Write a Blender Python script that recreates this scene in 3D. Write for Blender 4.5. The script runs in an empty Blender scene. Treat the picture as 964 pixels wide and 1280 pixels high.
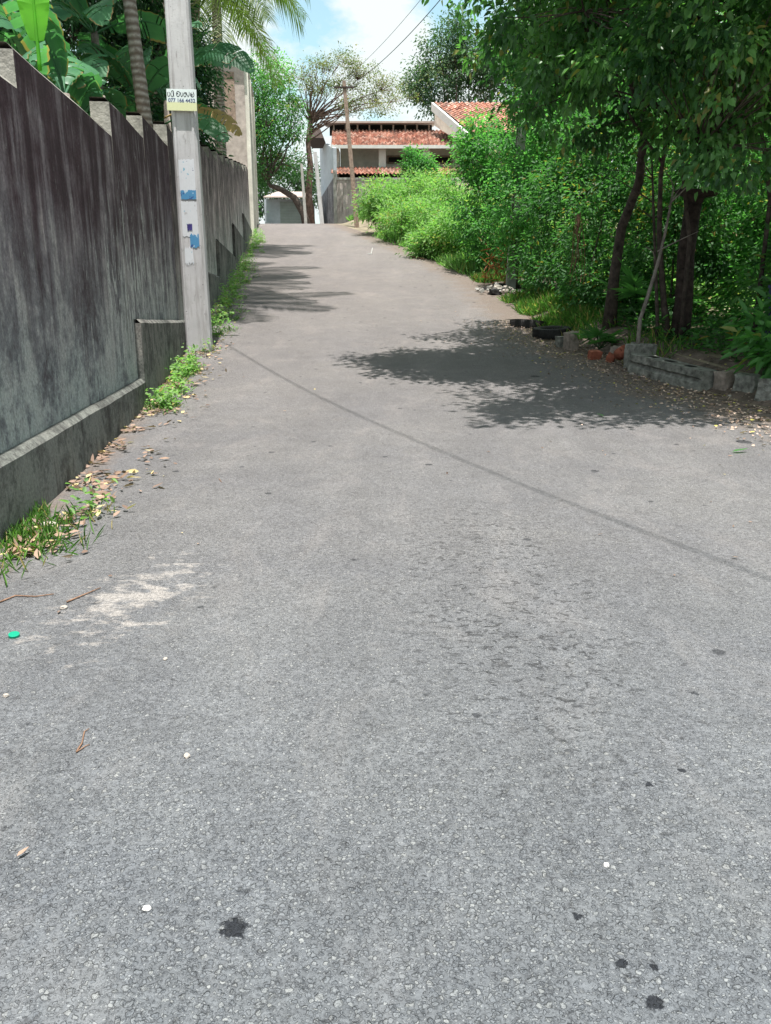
import bpy, math, random
import numpy as np
from mathutils import Vector, Matrix, noise
R = np.random.default_rng(7)
random.seed(7)
scene = bpy.context.scene
COL = scene.collection
EYE = 1.5
PITCH = math.radians(15.4)
FPX = 1000.0

# ------------------------------------------------------------------ helpers
def ray(u, v):
    xc = (u-482)/FPX; yc = (640-v)/FPX
    Y = math.cos(PITCH)+yc*math.sin(PITCH)
    Z = -math.sin(PITCH)+yc*math.cos(PITCH)
    return xc/Y, Z/Y
def P(u, v, Y):
    a, b = ray(u, v)
    return Vector((a*Y, Y, EYE+b*Y))

PY = np.array([-80, -20, 0, 7.5, 11, 14.6, 20, 28.1, 40, 48, 52.2, 56, 60, 66, 75, 100, 200, 400], float)
PZ = np.array([0, 0, 0, 0.01, .17, .50, 1.12, 2.05, 3.72, 4.93, 5.50, 5.80, 5.85, 5.75, 5.6, 5.4, 5, 4.5], float)
PM = np.gradient(PZ, PY)
PM[:3] = 0
def prof(Y):
    Y = np.clip(np.asarray(Y, float), -79.9, 399.9)
    i = np.clip(np.searchsorted(PY, Y, side='right')-1, 0, len(PY)-2)
    h = PY[i+1]-PY[i]; t = (Y-PY[i])/h
    return ((2*t**3-3*t**2+1)*PZ[i] + (t**3-2*t**2+t)*h*PM[i] + (-2*t**3+3*t**2)*PZ[i+1] + (t**3-t**2)*h*PM[i+1])
XRY = np.array([-80, -20, 0, 6, 9.3, 11.7, 15, 20, 24.5, 28, 33, 38, 45, 52, 60, 75, 400], float)
XRX = np.array([7, 6.4, 5.9, 5.3, 4.55, 3.95, 3.25, 2.95, 2.85, 2.6, 1.75, .75, -1.1, -3.0, -4.6, -5.0, 0], float)
def xr(Y): return np.interp(Y, XRY, XRX)
def xl(Y):
    Y = np.asarray(Y, float)
    return np.where(Y > 52, -7.96-.25*(Y-52), -1.927-.116*Y)
def sm(t):
    t = np.clip(t, 0, 1); return t*t*(3-2*t)
def bank(x, Y):
    d = x-xr(Y)
    near = .34*sm((d-.25)/.7)*sm((Y-6)/3)*sm((24-Y)/5)
    far = 2.3*sm((d-.5)/6.0)*sm((Y-27)/16)*sm((90-Y)/10)
    return near+far
def gz(x, Y): return float(prof(Y)+bank(x, Y))

def mesh_obj(name, verts, faces, mat=None, parent=None, smooth=False, mi=None):
    me = bpy.data.meshes.new(name)
    me.from_pydata([tuple(v) for v in verts], [], faces)
    if mat is not None:
        for m in (mat if isinstance(mat, (list, tuple)) else [mat]): me.materials.append(m)
    if mi is not None: me.polygons.foreach_set('material_index', mi)
    if smooth: me.polygons.foreach_set('use_smooth', [True]*len(me.polygons))
    me.update()
    o = bpy.data.objects.new(name, me); COL.objects.link(o)
    if parent is not None: o.parent = parent
    return o
def tag(o, label=None, cat=None, group=None, kind=None):
    if label: o['label'] = label
    if cat: o['category'] = cat
    if group: o['group'] = group
    if kind: o['kind'] = kind
    return o
def empty(name, loc=(0, 0, 0), rz=0, rx=0, ry=0):
    o = bpy.data.objects.new(name, None); COL.objects.link(o)
    o.location = loc; o.rotation_euler = (rx, ry, rz); o.empty_display_size = .2
    return o

class MB:
    def __init__(s): s.v = []; s.f = []; s.mi = []
    def add(s, verts, faces, mi=0):
        b = len(s.v); s.v += [tuple(x) for x in verts]
        s.f += [tuple(b+i for i in f) for f in faces]; s.mi += [mi]*len(faces)
    def box(s, c, d, rz=0, mi=0, taper=0, M=None):
        x, y, z = d[0]/2, d[1]/2, d[2]/2
        vs = []
        for sz in (-1, 1):
            k = 1-taper if sz > 0 else 1
            for sx, sy in ((-1, -1), (1, -1), (1, 1), (-1, 1)):
                p = Vector((sx*x*k, sy*y*k, sz*z))
                p = (M @ p) if M is not None else (Matrix.Rotation(rz, 3, 'Z') @ p)
                vs.append(p+Vector(c))
        s.add(vs, [(0, 3, 2, 1), (4, 5, 6, 7), (0, 1, 5, 4), (1, 2, 6, 5), (2, 3, 7, 6), (3, 0, 4, 7)], mi)
    def tube(s, pts, rad, n=8, mi=0, cap=True):
        pts = [Vector(p) for p in pts]
        if not hasattr(rad, '__len__'): rad = [rad]*len(pts)
        rings = []; up = None
        for i, p in enumerate(pts):
            t = (pts[min(i+1, len(pts)-1)]-pts[max(i-1, 0)])
            t = t.normalized() if t.length > 1e-9 else Vector((0, 0, 1))
            if up is None:
                up = Vector((1, 0, 0)) if abs(t.x) < .8 else Vector((0, 1, 0))
            a = t.cross(up)
            if a.length < 1e-6: a = t.cross(Vector((0, 1, .1)))
            a.normalize(); b = a.cross(t).normalized(); up = b
            rings.append([p+(a*math.cos(2*math.pi*k/n)+b*math.sin(2*math.pi*k/n))*rad[i] for k in range(n)])
        base = len(s.v)
        for r in rings: s.v += [tuple(q) for q in r]
        for i in range(len(rings)-1):
            for k in range(n):
                k2 = (k+1) % n
                s.f.append((base+i*n+k, base+i*n+k2, base+(i+1)*n+k2, base+(i+1)*n+k)); s.mi.append(mi)
        if cap:
            s.f.append(tuple(base+k for k in range(n))[::-1]); s.mi.append(mi)
            s.f.append(tuple(base+(len(rings)-1)*n+k for k in range(n))); s.mi.append(mi)
    def build(s, name, mat, parent=None, smooth=False, bevel=0):
        o = mesh_obj(name, s.v, s.f, mat, parent, smooth, s.mi)
        if bevel:
            m = o.modifiers.new('b', 'BEVEL'); m.width = bevel; m.segments = 2; m.limit_method = 'ANGLE'
        return o

# ------------------------------------------------------------------ material helpers
class NT:
    def __init__(s, name):
        s.m = bpy.data.materials.new(name); s.m.use_nodes = True
        s.t = s.m.node_tree; s.n = s.t.nodes; s.l = s.t.links
        s.b = s.n['Principled BSDF']; s.out = s.n['Material Output']
        s.b.inputs['Roughness'].default_value = .85
        s.b.inputs['Specular IOR Level'].default_value = .25
    def link(s, a, b): s.l.new(a, b)
    def node(s, t, **k):
        n = s.n.new(t)
        for a, v in k.items(): setattr(n, a, v)
        return n
    def put(s, sock, v):
        if isinstance(v, bpy.types.NodeSocket): s.l.new(v, sock)
        elif v is not None: sock.default_value = v
    def math(s, op, a, b=None, c=None, clamp=False):
        n = s.node('ShaderNodeMath', operation=op); n.use_clamp = clamp
        s.put(n.inputs[0], a)
        if b is not None: s.put(n.inputs[1], b)
        if c is not None: s.put(n.inputs[2], c)
        return n.outputs[0]
    def pos(s):
        return s.node('ShaderNodeTexCoord').outputs['Object']
    def wpos(s):
        return s.node('ShaderNodeNewGeometry').outputs['Position']
    def mapping(s, v, scale=(1, 1, 1), loc=(0, 0, 0), rot=(0, 0, 0)):
        n = s.node('ShaderNodeMapping'); s.l.new(v, n.inputs[0])
        n.inputs['Scale'].default_value = scale; n.inputs['Location'].default_value = loc; n.inputs['Rotation'].default_value = rot
        return n.outputs[0]
    def noise(s, v, scale, detail=4, rough=.55, dist=0):
        n = s.node('ShaderNodeTexNoise'); s.l.new(v, n.inputs['Vector'])
        n.inputs['Scale'].default_value = scale; n.inputs['Detail'].default_value = detail
        n.inputs['Roughness'].default_value = rough; n.inputs['Distortion'].default_value = dist
        return n.outputs['Fac']
    def voro(s, v, scale, feature='F1', rnd=1):
        n = s.node('ShaderNodeTexVoronoi', feature=feature); s.l.new(v, n.inputs['Vector'])
        n.inputs['Scale'].default_value = scale; n.inputs['Randomness'].default_value = rnd
        return n
    def ramp(s, f, stops, interp='LINEAR'):
        n = s.node('ShaderNodeValToRGB'); n.color_ramp.interpolation = interp
        e = n.color_ramp.elements
        while len(e) < len(stops): e.new(.5)
        for i, (p, c) in enumerate(stops):
            e[i].position = p
            e[i].color = (c, c, c, 1) if not hasattr(c, '__len__') else (*c[:3], 1)
        s.put(n.inputs[0], f)
        return n.outputs[0]
    def mix(s, f, a, b, mode='MIX'):
        n = s.node('ShaderNodeMix', data_type='RGBA', blend_type=mode)
        s.put(n.inputs[0], f)
        for sock, v in ((n.inputs[6], a), (n.inputs[7], b)):
            if isinstance(v, bpy.types.NodeSocket): s.l.new(v, sock)
            else: sock.default_value = (*v[:3], 1) if hasattr(v, '__len__') else (v, v, v, 1)
        return n.outputs[2]
    def bump(s, h, strength=.5, dist=.01):
        n = s.node('ShaderNodeBump'); n.inputs['Strength'].default_value = strength; n.inputs['Distance'].default_value = dist
        s.l.new(h, n.inputs['Height']); s.l.new(n.outputs[0], s.b.inputs['Normal'])
    def col(s, c): s.put(s.b.inputs['Base Color'], c if isinstance(c, bpy.types.NodeSocket) else (*c, 1)); return s.m
    def attr(s, name):
        return s.node('ShaderNodeAttribute', attribute_name=name).outputs['Fac']

def simple(name, c, rough=.85, nscale=6, var=.35, bump=.3, bscale=None, spec=.25):
    n = NT(name); p = n.pos()
    f = n.noise(p, nscale, 6, .6)
    n.col(n.mix(1, c, n.ramp(f, [(.25, 1-var), (.75, 1+var)]), 'MULTIPLY') if False else
          n.mix(n.ramp(f, [(.3, 0), (.7, 1)]), tuple(x*(1-var) for x in c), tuple(min(1, x*(1+var)) for x in c)))
    n.b.inputs['Roughness'].default_value = rough; n.b.inputs['Specular IOR Level'].default_value = spec
    if bump: n.bump(n.noise(p, bscale or nscale*5, 5), bump, .02)
    return n.m

def leaf_mat(name, lo, hi, trans=.45, rough=.45, alt=None, altp=.04, spec=.35):
    n = NT(name)
    t = n.attr('tint')
    c = n.ramp(t, [(0, lo), (1-altp-.01, hi), (1-altp, alt or hi), (1, alt or hi)])
    gp_ = n.wpos(); c = n.mix(1, c, n.ramp(n.noise(gp_, 1.9, 3, .6), [(.3, (.78, .8, .85)), (.7, (1.25, 1.18, 1.05))]), 'MULTIPLY')
    n.col(c); n.b.inputs['Roughness'].default_value = rough; n.b.inputs['Specular IOR Level'].default_value = spec
    tr = n.node('ShaderNodeBsdfTranslucent')
    n.link(n.mix(1, c, (1.15, 1.55, .65), 'MULTIPLY'), tr.inputs['Color'])
    mx = n.node('ShaderNodeMixShader'); mx.inputs[0].default_value = trans
    n.link(n.b.outputs[0], mx.inputs[1]); n.link(tr.outputs[0], mx.inputs[2]); n.link(mx.outputs[0], n.out.inputs['Surface'])
    return n.m

# leaves: one mesh of N folded, pointed leaves
def leaves(name, mat, pos, dirs, L, W, parent=None, droop=.25, fold=.22, tint=None, extra=None, nrm=None):
    pos = np.asarray(pos, float); N = len(pos)
    d = dirs/np.maximum(np.linalg.norm(dirs, axis=1, keepdims=True), 1e-6)
    if nrm is None:
        nrm = np.stack([R.normal(0, .55, N), R.normal(0, .55, N), np.ones(N)], 1)
    s = np.cross(d, nrm); s /= np.maximum(np.linalg.norm(s, axis=1, keepdims=True), 1e-6)
    u = np.cross(s, d)
    L = np.broadcast_to(L, N)*R.uniform(.5, 1.4, N); W = np.broadcast_to(W, N)*R.uniform(.7, 1.2, N)
    T = [(0, 0, 0), (.3, 1, fold), (.68, .72, fold*.6), (1, 0, 0), (.68, -.72, fold*.6), (.3, -1, fold)]
    V = np.empty((N, 6, 3))
    for k, (a, b, c) in enumerate(T):
        V[:, k] = pos + d*(a*L)[:, None] + s*(b*W*.5)[:, None] + u*((c*W) - droop*a*a*L)[:, None]
    F = np.empty((N, 2, 4), np.int32); base = np.arange(N)*6
    F[:, 0] = base[:, None]+np.array([0, 1, 2, 3]); F[:, 1] = base[:, None]+np.array([0, 3, 4, 5])
    if tint is None: tint = R.uniform(0, 1, N)
    V = V.reshape(-1, 3); F = F.reshape(-1, 4); tt = np.repeat(np.broadcast_to(tint, N), 6)
    me = bpy.data.meshes.new(name)
    me.vertices.add(len(V)); me.vertices.foreach_set('co', V.ravel())
    me.loops.add(F.size); me.loops.foreach_set('vertex_index', F.ravel())
    me.polygons.add(len(F)); me.polygons.foreach_set('loop_start', np.arange(len(F))*4)
    try: me.polygons.foreach_set('loop_total', np.full(len(F), 4))
    except Exception: pass
    me.update(calc_edges=True)
    a = me.attributes.new('tint', 'FLOAT', 'POINT'); a.data.foreach_set('value', tt.astype(np.float32))
    me.materials.append(mat)
    o = bpy.data.objects.new(name, me); COL.objects.link(o)
    if parent is not None: o.parent = parent
    return o

def blobs(ells, ncl, per, cr, shell=.55, hang=.35, flat=.75):
    """leaf clumps spread through several ellipsoids: returns clump centres, leaf positions, directions, tints"""
    w = np.array([e[3]*e[4]*e[5] for e in ells])**.8; w = w/w.sum()
    idx = R.choice(len(ells), ncl, p=w); E = np.array(ells)[idx]
    d = R.normal(0, 1, (ncl, 3)); d /= np.linalg.norm(d, axis=1, keepdims=True)
    r = R.uniform(shell, 1.0, ncl)**.8
    C = E[:, :3]+d*E[:, 3:6]*r[:, None]
    size = R.uniform(.6, 1.35, ncl)*cr
    cnt = np.maximum(4, (per*R.uniform(.35, 1.55, ncl)*(size/cr)**2)).astype(int)
    k = np.repeat(np.arange(ncl), cnt); n = len(k)
    g = R.normal(0, 1, (n, 3))*np.array([1, 1, flat]); pos = C[k]+g*size[k][:, None]*.6
    dr = g*.8+d[k]*.5+R.normal(0, .5, (n, 3)); dr[:, 2] -= hang
    tn = np.clip(R.normal(.45, .22, ncl)[k]+R.normal(0, .16, n), 0, 1)
    sel = R.uniform(0, 1, n) < .015; tn[sel] = 1.0
    return C, pos, dr, np.clip(tn, 0, 1)

def curve_pts(a, b, n=5, wob=.12, sag=0):
    a = Vector(a); b = Vector(b); L = (b-a).length; out = []
    r1 = Vector((random.uniform(-1, 1), random.uniform(-1, 1), random.uniform(-.3, .6)))*wob*L
    for i in range(n+1):
        t = i/n; k = math.sin(math.pi*t)
        out.append(a.lerp(b, t)+r1*k+Vector((0, 0, -sag*L*k)))
    return out

def make_tree(name, label, cat, path, r0, ells, lmat, bmat, ncl=120, per=60, cr=.45, L=.1, W=.05, limbs=9, twigs=50,
              shell=.5, hang=.35, group=None, r1=.4, limbr=.45, extra=None, limb_targets=None, twr=.05, zmin=None, filt=None):
    base = Vector(path[0]); root = empty(name, base)
    tag(root, label, cat, group)
    inv = -base
    C, pos, dr, tn = blobs(ells, ncl, per, cr, shell, hang)
    if filt is not None:
        m = filt(pos); pos, dr, tn = pos[m], dr[m], tn[m]; C = C[filt(C)] if filt(C).any() else C
    mb = MB(); path = [Vector(p) for p in path]; n = len(path)
    rads = [r0*(1-(1-r1)*i/(n-1)) for i in range(n)]; rads[0] *= 1.35
    mb.tube([p+inv for p in path], rads, 10)
    top = path[-1]; nodes = []
    Ci = list(C); random.shuffle(Ci)
    tg = limb_targets or [Vector(c).lerp(top, .25) for c in Ci[:limbs]]
    for t in tg:
        t = Vector(t); st = path[-1] if random.random() < .6 or n < 3 else path[-2].lerp(path[-1], random.random())
        pts = curve_pts(st, t, 6, .12)
        mb.tube([p+inv for p in pts], [r0*r1*limbr*(1-.75*i/6)*1.6 for i in range(7)], 7)
        nodes += pts[2:]
    nodes = nodes or [top]
    for c in Ci[:twigs]:
        c = Vector(c); s = min(nodes, key=lambda q: (q-c).length)
        if (s-c).length > .15:
            pts = curve_pts(s, c, 4, .15)
            mb.tube([p+inv for p in pts], [max(.006, twr*(1-.8*i/4)) for i in range(5)], 5)
    mb.build('trunk', bmat, root, smooth=True)
    leaves('crown', lmat, pos+np.array(inv), dr, L, W, root, tint=tn)
    return root

# ------------------------------------------------------------------ materials
def road_material():
    n = NT('asphalt_worn'); p = n.wpos()
    sep = n.node('ShaderNodeSeparateXYZ'); n.link(p, sep.inputs[0]); X, Y = sep.outputs[0], sep.outputs[1]
    warp = n.node('ShaderNodeTexNoise'); n.link(p, warp.inputs['Vector']); warp.inputs['Scale'].default_value = 60
    wv = n.node('ShaderNodeVectorMath', operation='MULTIPLY_ADD'); n.link(warp.outputs['Color'], wv.inputs[0]); wv.inputs[1].default_value = (.020,)*3; n.link(p, wv.inputs[2])
    q = wv.outputs[0]
    v1 = n.voro(q, 78); v2 = n.voro(q, 46); v3 = n.voro(q, 135)
    def sepc(v):
        r = n.node('ShaderNodeSeparateColor'); n.link(v.outputs['Color'], r.inputs[0]); return r
    r1, r2, r3 = sepc(v1), sepc(v2), sepc(v3)
    fine = n.noise(p, 210, 4, .7)
    patch = n.noise(p, .55, 5, .6, .6); med = n.noise(p, 3.2, 6, .62); med2 = n.noise(p, 11, 5, .6)
    bands = n.noise(n.mapping(p, (1.3, .16, 1)), 1.0, 4, .55)
    def stone(v, r, lo, hi, stops, keep):
        rad = n.math('MULTIPLY_ADD', r.outputs[1], hi-lo, lo)
        k = n.math('MULTIPLY', n.math('SUBTRACT', rad, v.outputs['Distance']), 9, clamp=True)
        on = n.math('LESS_THAN', n.math('ADD', r.outputs[2], n.math('MULTIPLY', n.math('SUBTRACT', med2, .5), .5)), keep)
        rim_shade = n.math('MULTIPLY', n.math('SUBTRACT', n.math('ADD', rad, .16), v.outputs['Distance']), 9, clamp=True)  # shadow round each stone, painted as a dark ring in the colour
        return n.math('MULTIPLY', k, on), n.math('MULTIPLY', rim_shade, on), n.ramp(r.outputs[0], stops)
    c = n.mix(n.noise(p, 70, 6, .8), (.105, .108, .112), (.195, .197, .20))
    m3, b3, c3 = stone(v3, r3, .3, .65, [(0, (.12, .124, .13)), (.6, (.19, .192, .195)), (1, (.27, .268, .262))], .85)
    c = n.mix(n.math('MULTIPLY', b3, .2), c, (.05, .053, .06)); c = n.mix(m3, c, c3); lump = n.noise(p, 30, 3, .6); c = n.mix(1, c, n.ramp(lump, [(.32, .84), (.68, 1.16)]), 'MULTIPLY')
    m1, b1, c1_ = stone(v1, r1, .28, .62, [(0, (.13, .135, .142)), (.55, (.19, .193, .197)), (.9, (.235, .235, .23)), (1, (.31, .305, .29))], .8)
    c = n.mix(n.math('MULTIPLY', b1, .36), c, (.05, .053, .06)); c = n.mix(m1, c, c1_)
    m2, b2, c2_ = stone(v2, r2, .2, .5, [(0, (.15, .155, .162)), (.6, (.195, .198, .20)), (1, (.28, .275, .262))], .36)
    c = n.mix(n.math('MULTIPLY', b2, .36), c, (.055, .056, .06)); c = n.mix(m2, c, c2_)
    c = n.mix(1, c, n.ramp(fine, [(.25, .72), (.75, 1.28)]), 'MULTIPLY')
    # ravelled zone where the binder has worn out
    dx = n.math('DIVIDE', n.math('SUBTRACT', X, .62), .62); dy = n.math('DIVIDE', n.math('SUBTRACT', Y, 4.0), 2.0)
    g = n.math('EXPONENT', n.math('MULTIPLY', n.math('ADD', n.math('MULTIPLY', dx, dx), n.math('MULTIPLY', dy, dy)), -1))
    crk = n.noise(n.mapping(p, (15, 19, 15)), 1.3, 6, .68, .7)
    crm = n.math('MULTIPLY', n.ramp(crk, [(.34, 1), (.43, 0)]), n.ramp(n.math('ADD', g, n.math('MULTIPLY', n.math('SUBTRACT', med, .5), 1.3)), [(.25, 0), (.75, 1)]))
    c = n.mix(n.math('MULTIPLY', crm, .5), c, (.045, .043, .045))
    pit = n.noise(n.mapping(p, (1, 1.35, 1)), 26, 6, .74, .8)
    c = n.mix(n.math('MULTIPLY', n.ramp(pit, [(.35, 1), (.43, 0)]), .66), c, (.045, .045, .048))
    c = n.mix(n.math('MULTIPLY', n.ramp(pit, [(.60, 0), (.72, 1)]), .3), c, (.30, .30, .295))
    c = n.mix(1, c, n.ramp(patch, [(.3, (.88, .89, .92)), (.7, (1.12, 1.11, 1.08))]), 'MULTIPLY')
    c = n.mix(1, c, n.ramp(bands, [(.3, .9), (.7, 1.1)]), 'MULTIPLY')
    c = n.mix(1, c, n.ramp(med, [(.3, .88), (.7, 1.11)]), 'MULTIPLY')
    sc_ = n.noise(n.mapping(p, (.9, .35, 1)), 2.3, 6, .7, .8)
    c = n.mix(n.math('MULTIPLY', n.ramp(sc_, [(.52, 0), (.68, 1)]), .28), c, (.30, .28, .265))
    # tint runs from cool grey near to warmer, paler grey uphill
    far = n.ramp(n.math('DIVIDE', Y, 24), [(.05, 0), (.2, .45), (.45, .7), (1, 1)])
    c = n.mix(far, n.mix(1, c, (.90, .965, 1.03), 'MULTIPLY'), n.mix(.35, n.mix(1, c, (1.15, 1.045, 1.005), 'MULTIPLY'), (.22, .193, .184)))
    # tar drops
    tv = n.voro(n.mapping(p, (1, 1, 0)), 2.2); ts = n.node('ShaderNodeSeparateColor'); n.link(tv.outputs['Color'], ts.inputs[0])
    td = n.math('ADD', tv.outputs['Distance'], n.math('MULTIPLY', n.math('SUBTRACT', n.noise(p, 45, 3), .5), .09))
    size = n.math('MULTIPLY', n.math('POWER', ts.outputs[0], 3), n.ramp(n.math('ADD', n.math('MULTIPLY', X, .18), .45), [(.1, .04), (.8, .17)]))
    tm = n.math('MULTIPLY', n.math('LESS_THAN', td, size), .75)
    tv2 = n.voro(n.mapping(p, (1, 1, 0)), 5.5); ts2 = n.node('ShaderNodeSeparateColor'); n.link(tv2.outputs['Color'], ts2.inputs[0])
    td2 = n.math('ADD', tv2.outputs['Distance'], n.math('MULTIPLY', n.math('SUBTRACT', n.noise(p, 60, 3), .5), .16))
    tm = n.math('MAXIMUM', tm, n.math('MULTIPLY', n.math('MULTIPLY', n.math('SUBTRACT', n.math('MULTIPLY', n.math('POWER', ts2.outputs[0], 5), .21), td2), 14, clamp=True), .7))
    spots = [(-.37, 1.62, .036), (.97, 2.3, .02), (.84, 2.22, .02), (.28, 2.0, .012), (.55, 1.51, .016), (.59, 1.40, .022), (.42, 2.9, .015), (.48, 1.66, .014), (.62, 1.5, .01)]
    for (sx, sy, r) in spots:
        dn = n.node('ShaderNodeVectorMath', operation='DISTANCE'); n.link(p, dn.inputs[0]); dn.inputs[1].default_value = (sx, sy, 0)
        dd = n.math('ADD', dn.outputs['Value'], n.math('MULTIPLY', n.math('SUBTRACT', n.noise(p, 38, 3, .7), .5), r*2.4))
        tm = n.math('MAXIMUM', tm, n.math('MULTIPLY', n.math('SUBTRACT', 1, n.math('DIVIDE', dd, r), clamp=True), 4, clamp=True))
    c = n.mix(n.math('MULTIPLY', tm, .9), c, (.010, .012, .017))
    # chalky cement smears near the left wall foot
    rp = n.mapping(p, (2.6, 6.2, 1), rot=(0, 0, math.radians(-38)))
    ch = n.noise(rp, 1.5, 8, .72, 1.2)
    dx = n.math('DIVIDE', n.math('SUBTRACT', X, n.math('ADD', n.math('MULTIPLY', n.math('SUBTRACT', Y, 3.8), .12), -1.33)), .36); dy = n.math('DIVIDE', n.math('SUBTRACT', Y, 3.85), .72)
    g2 = n.math('EXPONENT', n.math('MULTIPLY', n.math('ADD', n.math('MULTIPLY', dx, dx), n.math('MULTIPLY', dy, dy)), -1))
    cm = n.ramp(n.math('ADD', n.math('ADD', ch, n.math('MULTIPLY', g2, .30)), n.math('MULTIPLY', n.math('SUBTRACT', med2, .5), .75)), [(.70, 0), (.86, .8)])
    cm = n.math('MULTIPLY', cm, n.ramp(g2, [(.02, 0), (.3, 1)]))
    c = n.mix(cm, c, n.mix(fine, (.28, .26, .245), (.47, .44, .415)))
    # soil and dust at the edges
    dr_ = n.attr('dr'); dl_ = n.attr('dl')
    er = n.ramp(n.math('ADD', n.math('SUBTRACT', 1, n.math('DIVIDE', dr_, 1.5)), n.math('MULTIPLY', n.math('SUBTRACT', n.noise(p, 1.7, 6, .65), .5), 1.5)), [(.35, 0), (.8, .9)])
    el = n.ramp(n.math('ADD', n.math('SUBTRACT', 1, n.math('DIVIDE', dl_, .55)), n.math('MULTIPLY', n.math('SUBTRACT', n.noise(p, 4, 6, .65), .5), 1.3)), [(.4, 0), (.9, .85)])
    soil = n.mix(n.noise(p, 22, 5, .7), (.085, .066, .055), (.29, .235, .20))
    c = n.mix(er, c, soil); c = n.mix(el, c, soil)
    n.col(c)
    n.b.inputs['Roughness'].default_value = .8
    h = n.math('ADD', n.math('MULTIPLY', m1, .9), n.math('ADD', n.math('MULTIPLY', m3, .4), n.math('MULTIPLY', fine, .7)))
    h = n.math('ADD', h, m2); h = n.math('SUBTRACT', h, n.math('MULTIPLY', crm, 1.5))
    n.bump(h, 1.0, .006)
    return n.m

def wall_mat(name, dark, mid, pale, k=.0, patchy=.62):
    n = NT(name); p = n.wpos()
    st = n.mapping(p, (1.5, 1.5, .22)); st2 = n.mapping(p, (4.5, 4.5, .42)); st3 = n.mapping(p, (3.6, 3.6, .8))
    a = n.noise(st, 1.6, 8, .66, .9); b = n.noise(st2, 1.6, 7, .68, .7); d = n.noise(p, 2.4, 8, .68)
    sep = n.node('ShaderNodeSeparateXYZ'); n.link(p, sep.inputs[0])
    # moss-black runs from the coping, greyer mottled cement lower down; height is measured above the lane
    hz = n.attr('hz'); iso = n.noise(p, 1.1, 8, .7, .5); spk = n.noise(p, 9, 6, .75)
    low = n.ramp(n.math('ADD', hz, n.math('MULTIPLY', n.math('SUBTRACT', iso, .5), .9)), [(.15, 1), (.75, 0)])
    f = n.math('ADD', n.math('MULTIPLY', a, .46), n.math('ADD', n.math('MULTIPLY', b, .30), n.math('MULTIPLY', d, .30)))
    fl = n.math('ADD', n.math('MULTIPLY', a, .26), n.math('ADD', n.math('MULTIPLY', iso, .42), n.math('MULTIPLY', spk, .34)))
    mm = n.node('ShaderNodeMix', data_type='FLOAT'); n.put(mm.inputs[0], low); n.put(mm.inputs[2], f); n.put(mm.inputs[3], fl); f = mm.outputs[0]
    f = n.math('SUBTRACT', f, n.math('MULTIPLY', n.math('SUBTRACT', hz, .45), .17))
    f = n.math('ADD', f, k)
    f = n.math('ADD', f, n.math('MULTIPLY', low, .026))
    c = n.ramp(f, [(.40, tuple(x*.7 for x in dark)), (.45, dark), (.495, tuple((x+y)/2 for x, y in zip(dark, mid))), (.535, mid), (.60, pale)])
    c = n.mix(1, c, n.mix(low, (1.12, .96, .99), (.93, 1.02, 1.02)), 'MULTIPLY')
    sp = n.noise(st3, 2.4, 8, .68, .9)
    gy = n.math('DIVIDE', n.math('SUBTRACT', sep.outputs[1], 10.6), 2.4); gz_ = n.math('DIVIDE', n.math('SUBTRACT', hz, .36), .34)
    gg = n.math('EXPONENT', n.math('MULTIPLY', n.math('ADD', n.math('MULTIPLY', gy, gy), n.math('MULTIPLY', gz_, gz_)), -1))
    sp = n.ramp(n.math('ADD', sp, n.math('SUBTRACT', n.math('MULTIPLY', gg, .16), .05)), [(patchy, 0), (patchy+.035, 1)])
    c = n.mix(n.math('MULTIPLY', sp, .8), c, tuple(min(1, x*1.35) for x in pale))
    gr = n.noise(p, 42, 5, .75); c = n.mix(1, c, n.ramp(gr, [(.3, .62), (.7, 1.38)]), 'MULTIPLY')
    ru = n.noise(n.mapping(p, (5, 5, .3)), 1.4, 6, .66, .6); c = n.mix(n.ramp(ru, [(.56, 0), (.68, .55)]), c, (.035, .022, .022))
    n.col(c); n.b.inputs['Roughness'].default_value = .92; n.bump(n.math('ADD', n.noise(p, 30, 6, .7), n.noise(p, 5, 4)), .55, .02)
    return n.m

M = {}
M['road'] = road_material()
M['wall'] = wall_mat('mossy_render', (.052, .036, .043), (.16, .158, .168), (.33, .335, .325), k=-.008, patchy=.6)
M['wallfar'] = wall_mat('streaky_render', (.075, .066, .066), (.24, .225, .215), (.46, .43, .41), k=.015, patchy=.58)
M['plinth'] = wall_mat('dark_plinth', (.035, .03, .029), (.10, .094, .088), (.19, .18, .165), k=-.03, patchy=.66)
M['cap'] = simple('wall_end_render', (.26, .25, .225), nscale=7, var=.45, bump=.5)
M['soil'] = simple('soil', (.13, .10, .085), nscale=5, var=.55, bump=.7)
M['ground'] = simple('dry_ground', (.20, .17, .12), nscale=1.5, var=.5, bump=.6)
M['bark'] = simple('dark_bark', (.075, .058, .05), nscale=9, var=.6, bump=.8)
M['barkred'] = simple('reddish_bark', (.16, .105, .09), nscale=5, var=.6, bump=.8)
M['barkgrey'] = simple('grey_bark', (.23, .2, .18), nscale=7, var=.5, bump=.7)
M['concrete'] = simple('weathered_concrete', (.36, .35, .33), nscale=4, var=.22, bump=.35)
M['oldconc'] = simple('mossy_concrete', (.22, .22, .20), nscale=11, var=.65, bump=.9)
M['paleconc'] = simple('pale_concrete', (.30, .25, .22), nscale=12, var=.4, bump=.8)
M['brick'] = simple('orange_clay', (.33, .11, .07), nscale=14, var=.4, bump=.7)
M['rubber'] = simple('dusty_rubber', (.028, .027, .027), nscale=8, var=.5, bump=.5, rough=.7)
M['rust'] = simple('dark_rust', (.05, .036, .032), nscale=12, var=.6, bump=.7)
M['wire'] = simple('black_cable', (.015, .015, .015), bump=0)
M['plaster'] = simple('cream_plaster', (.68, .65, .58), nscale=2, var=.16, bump=.15)
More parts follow.
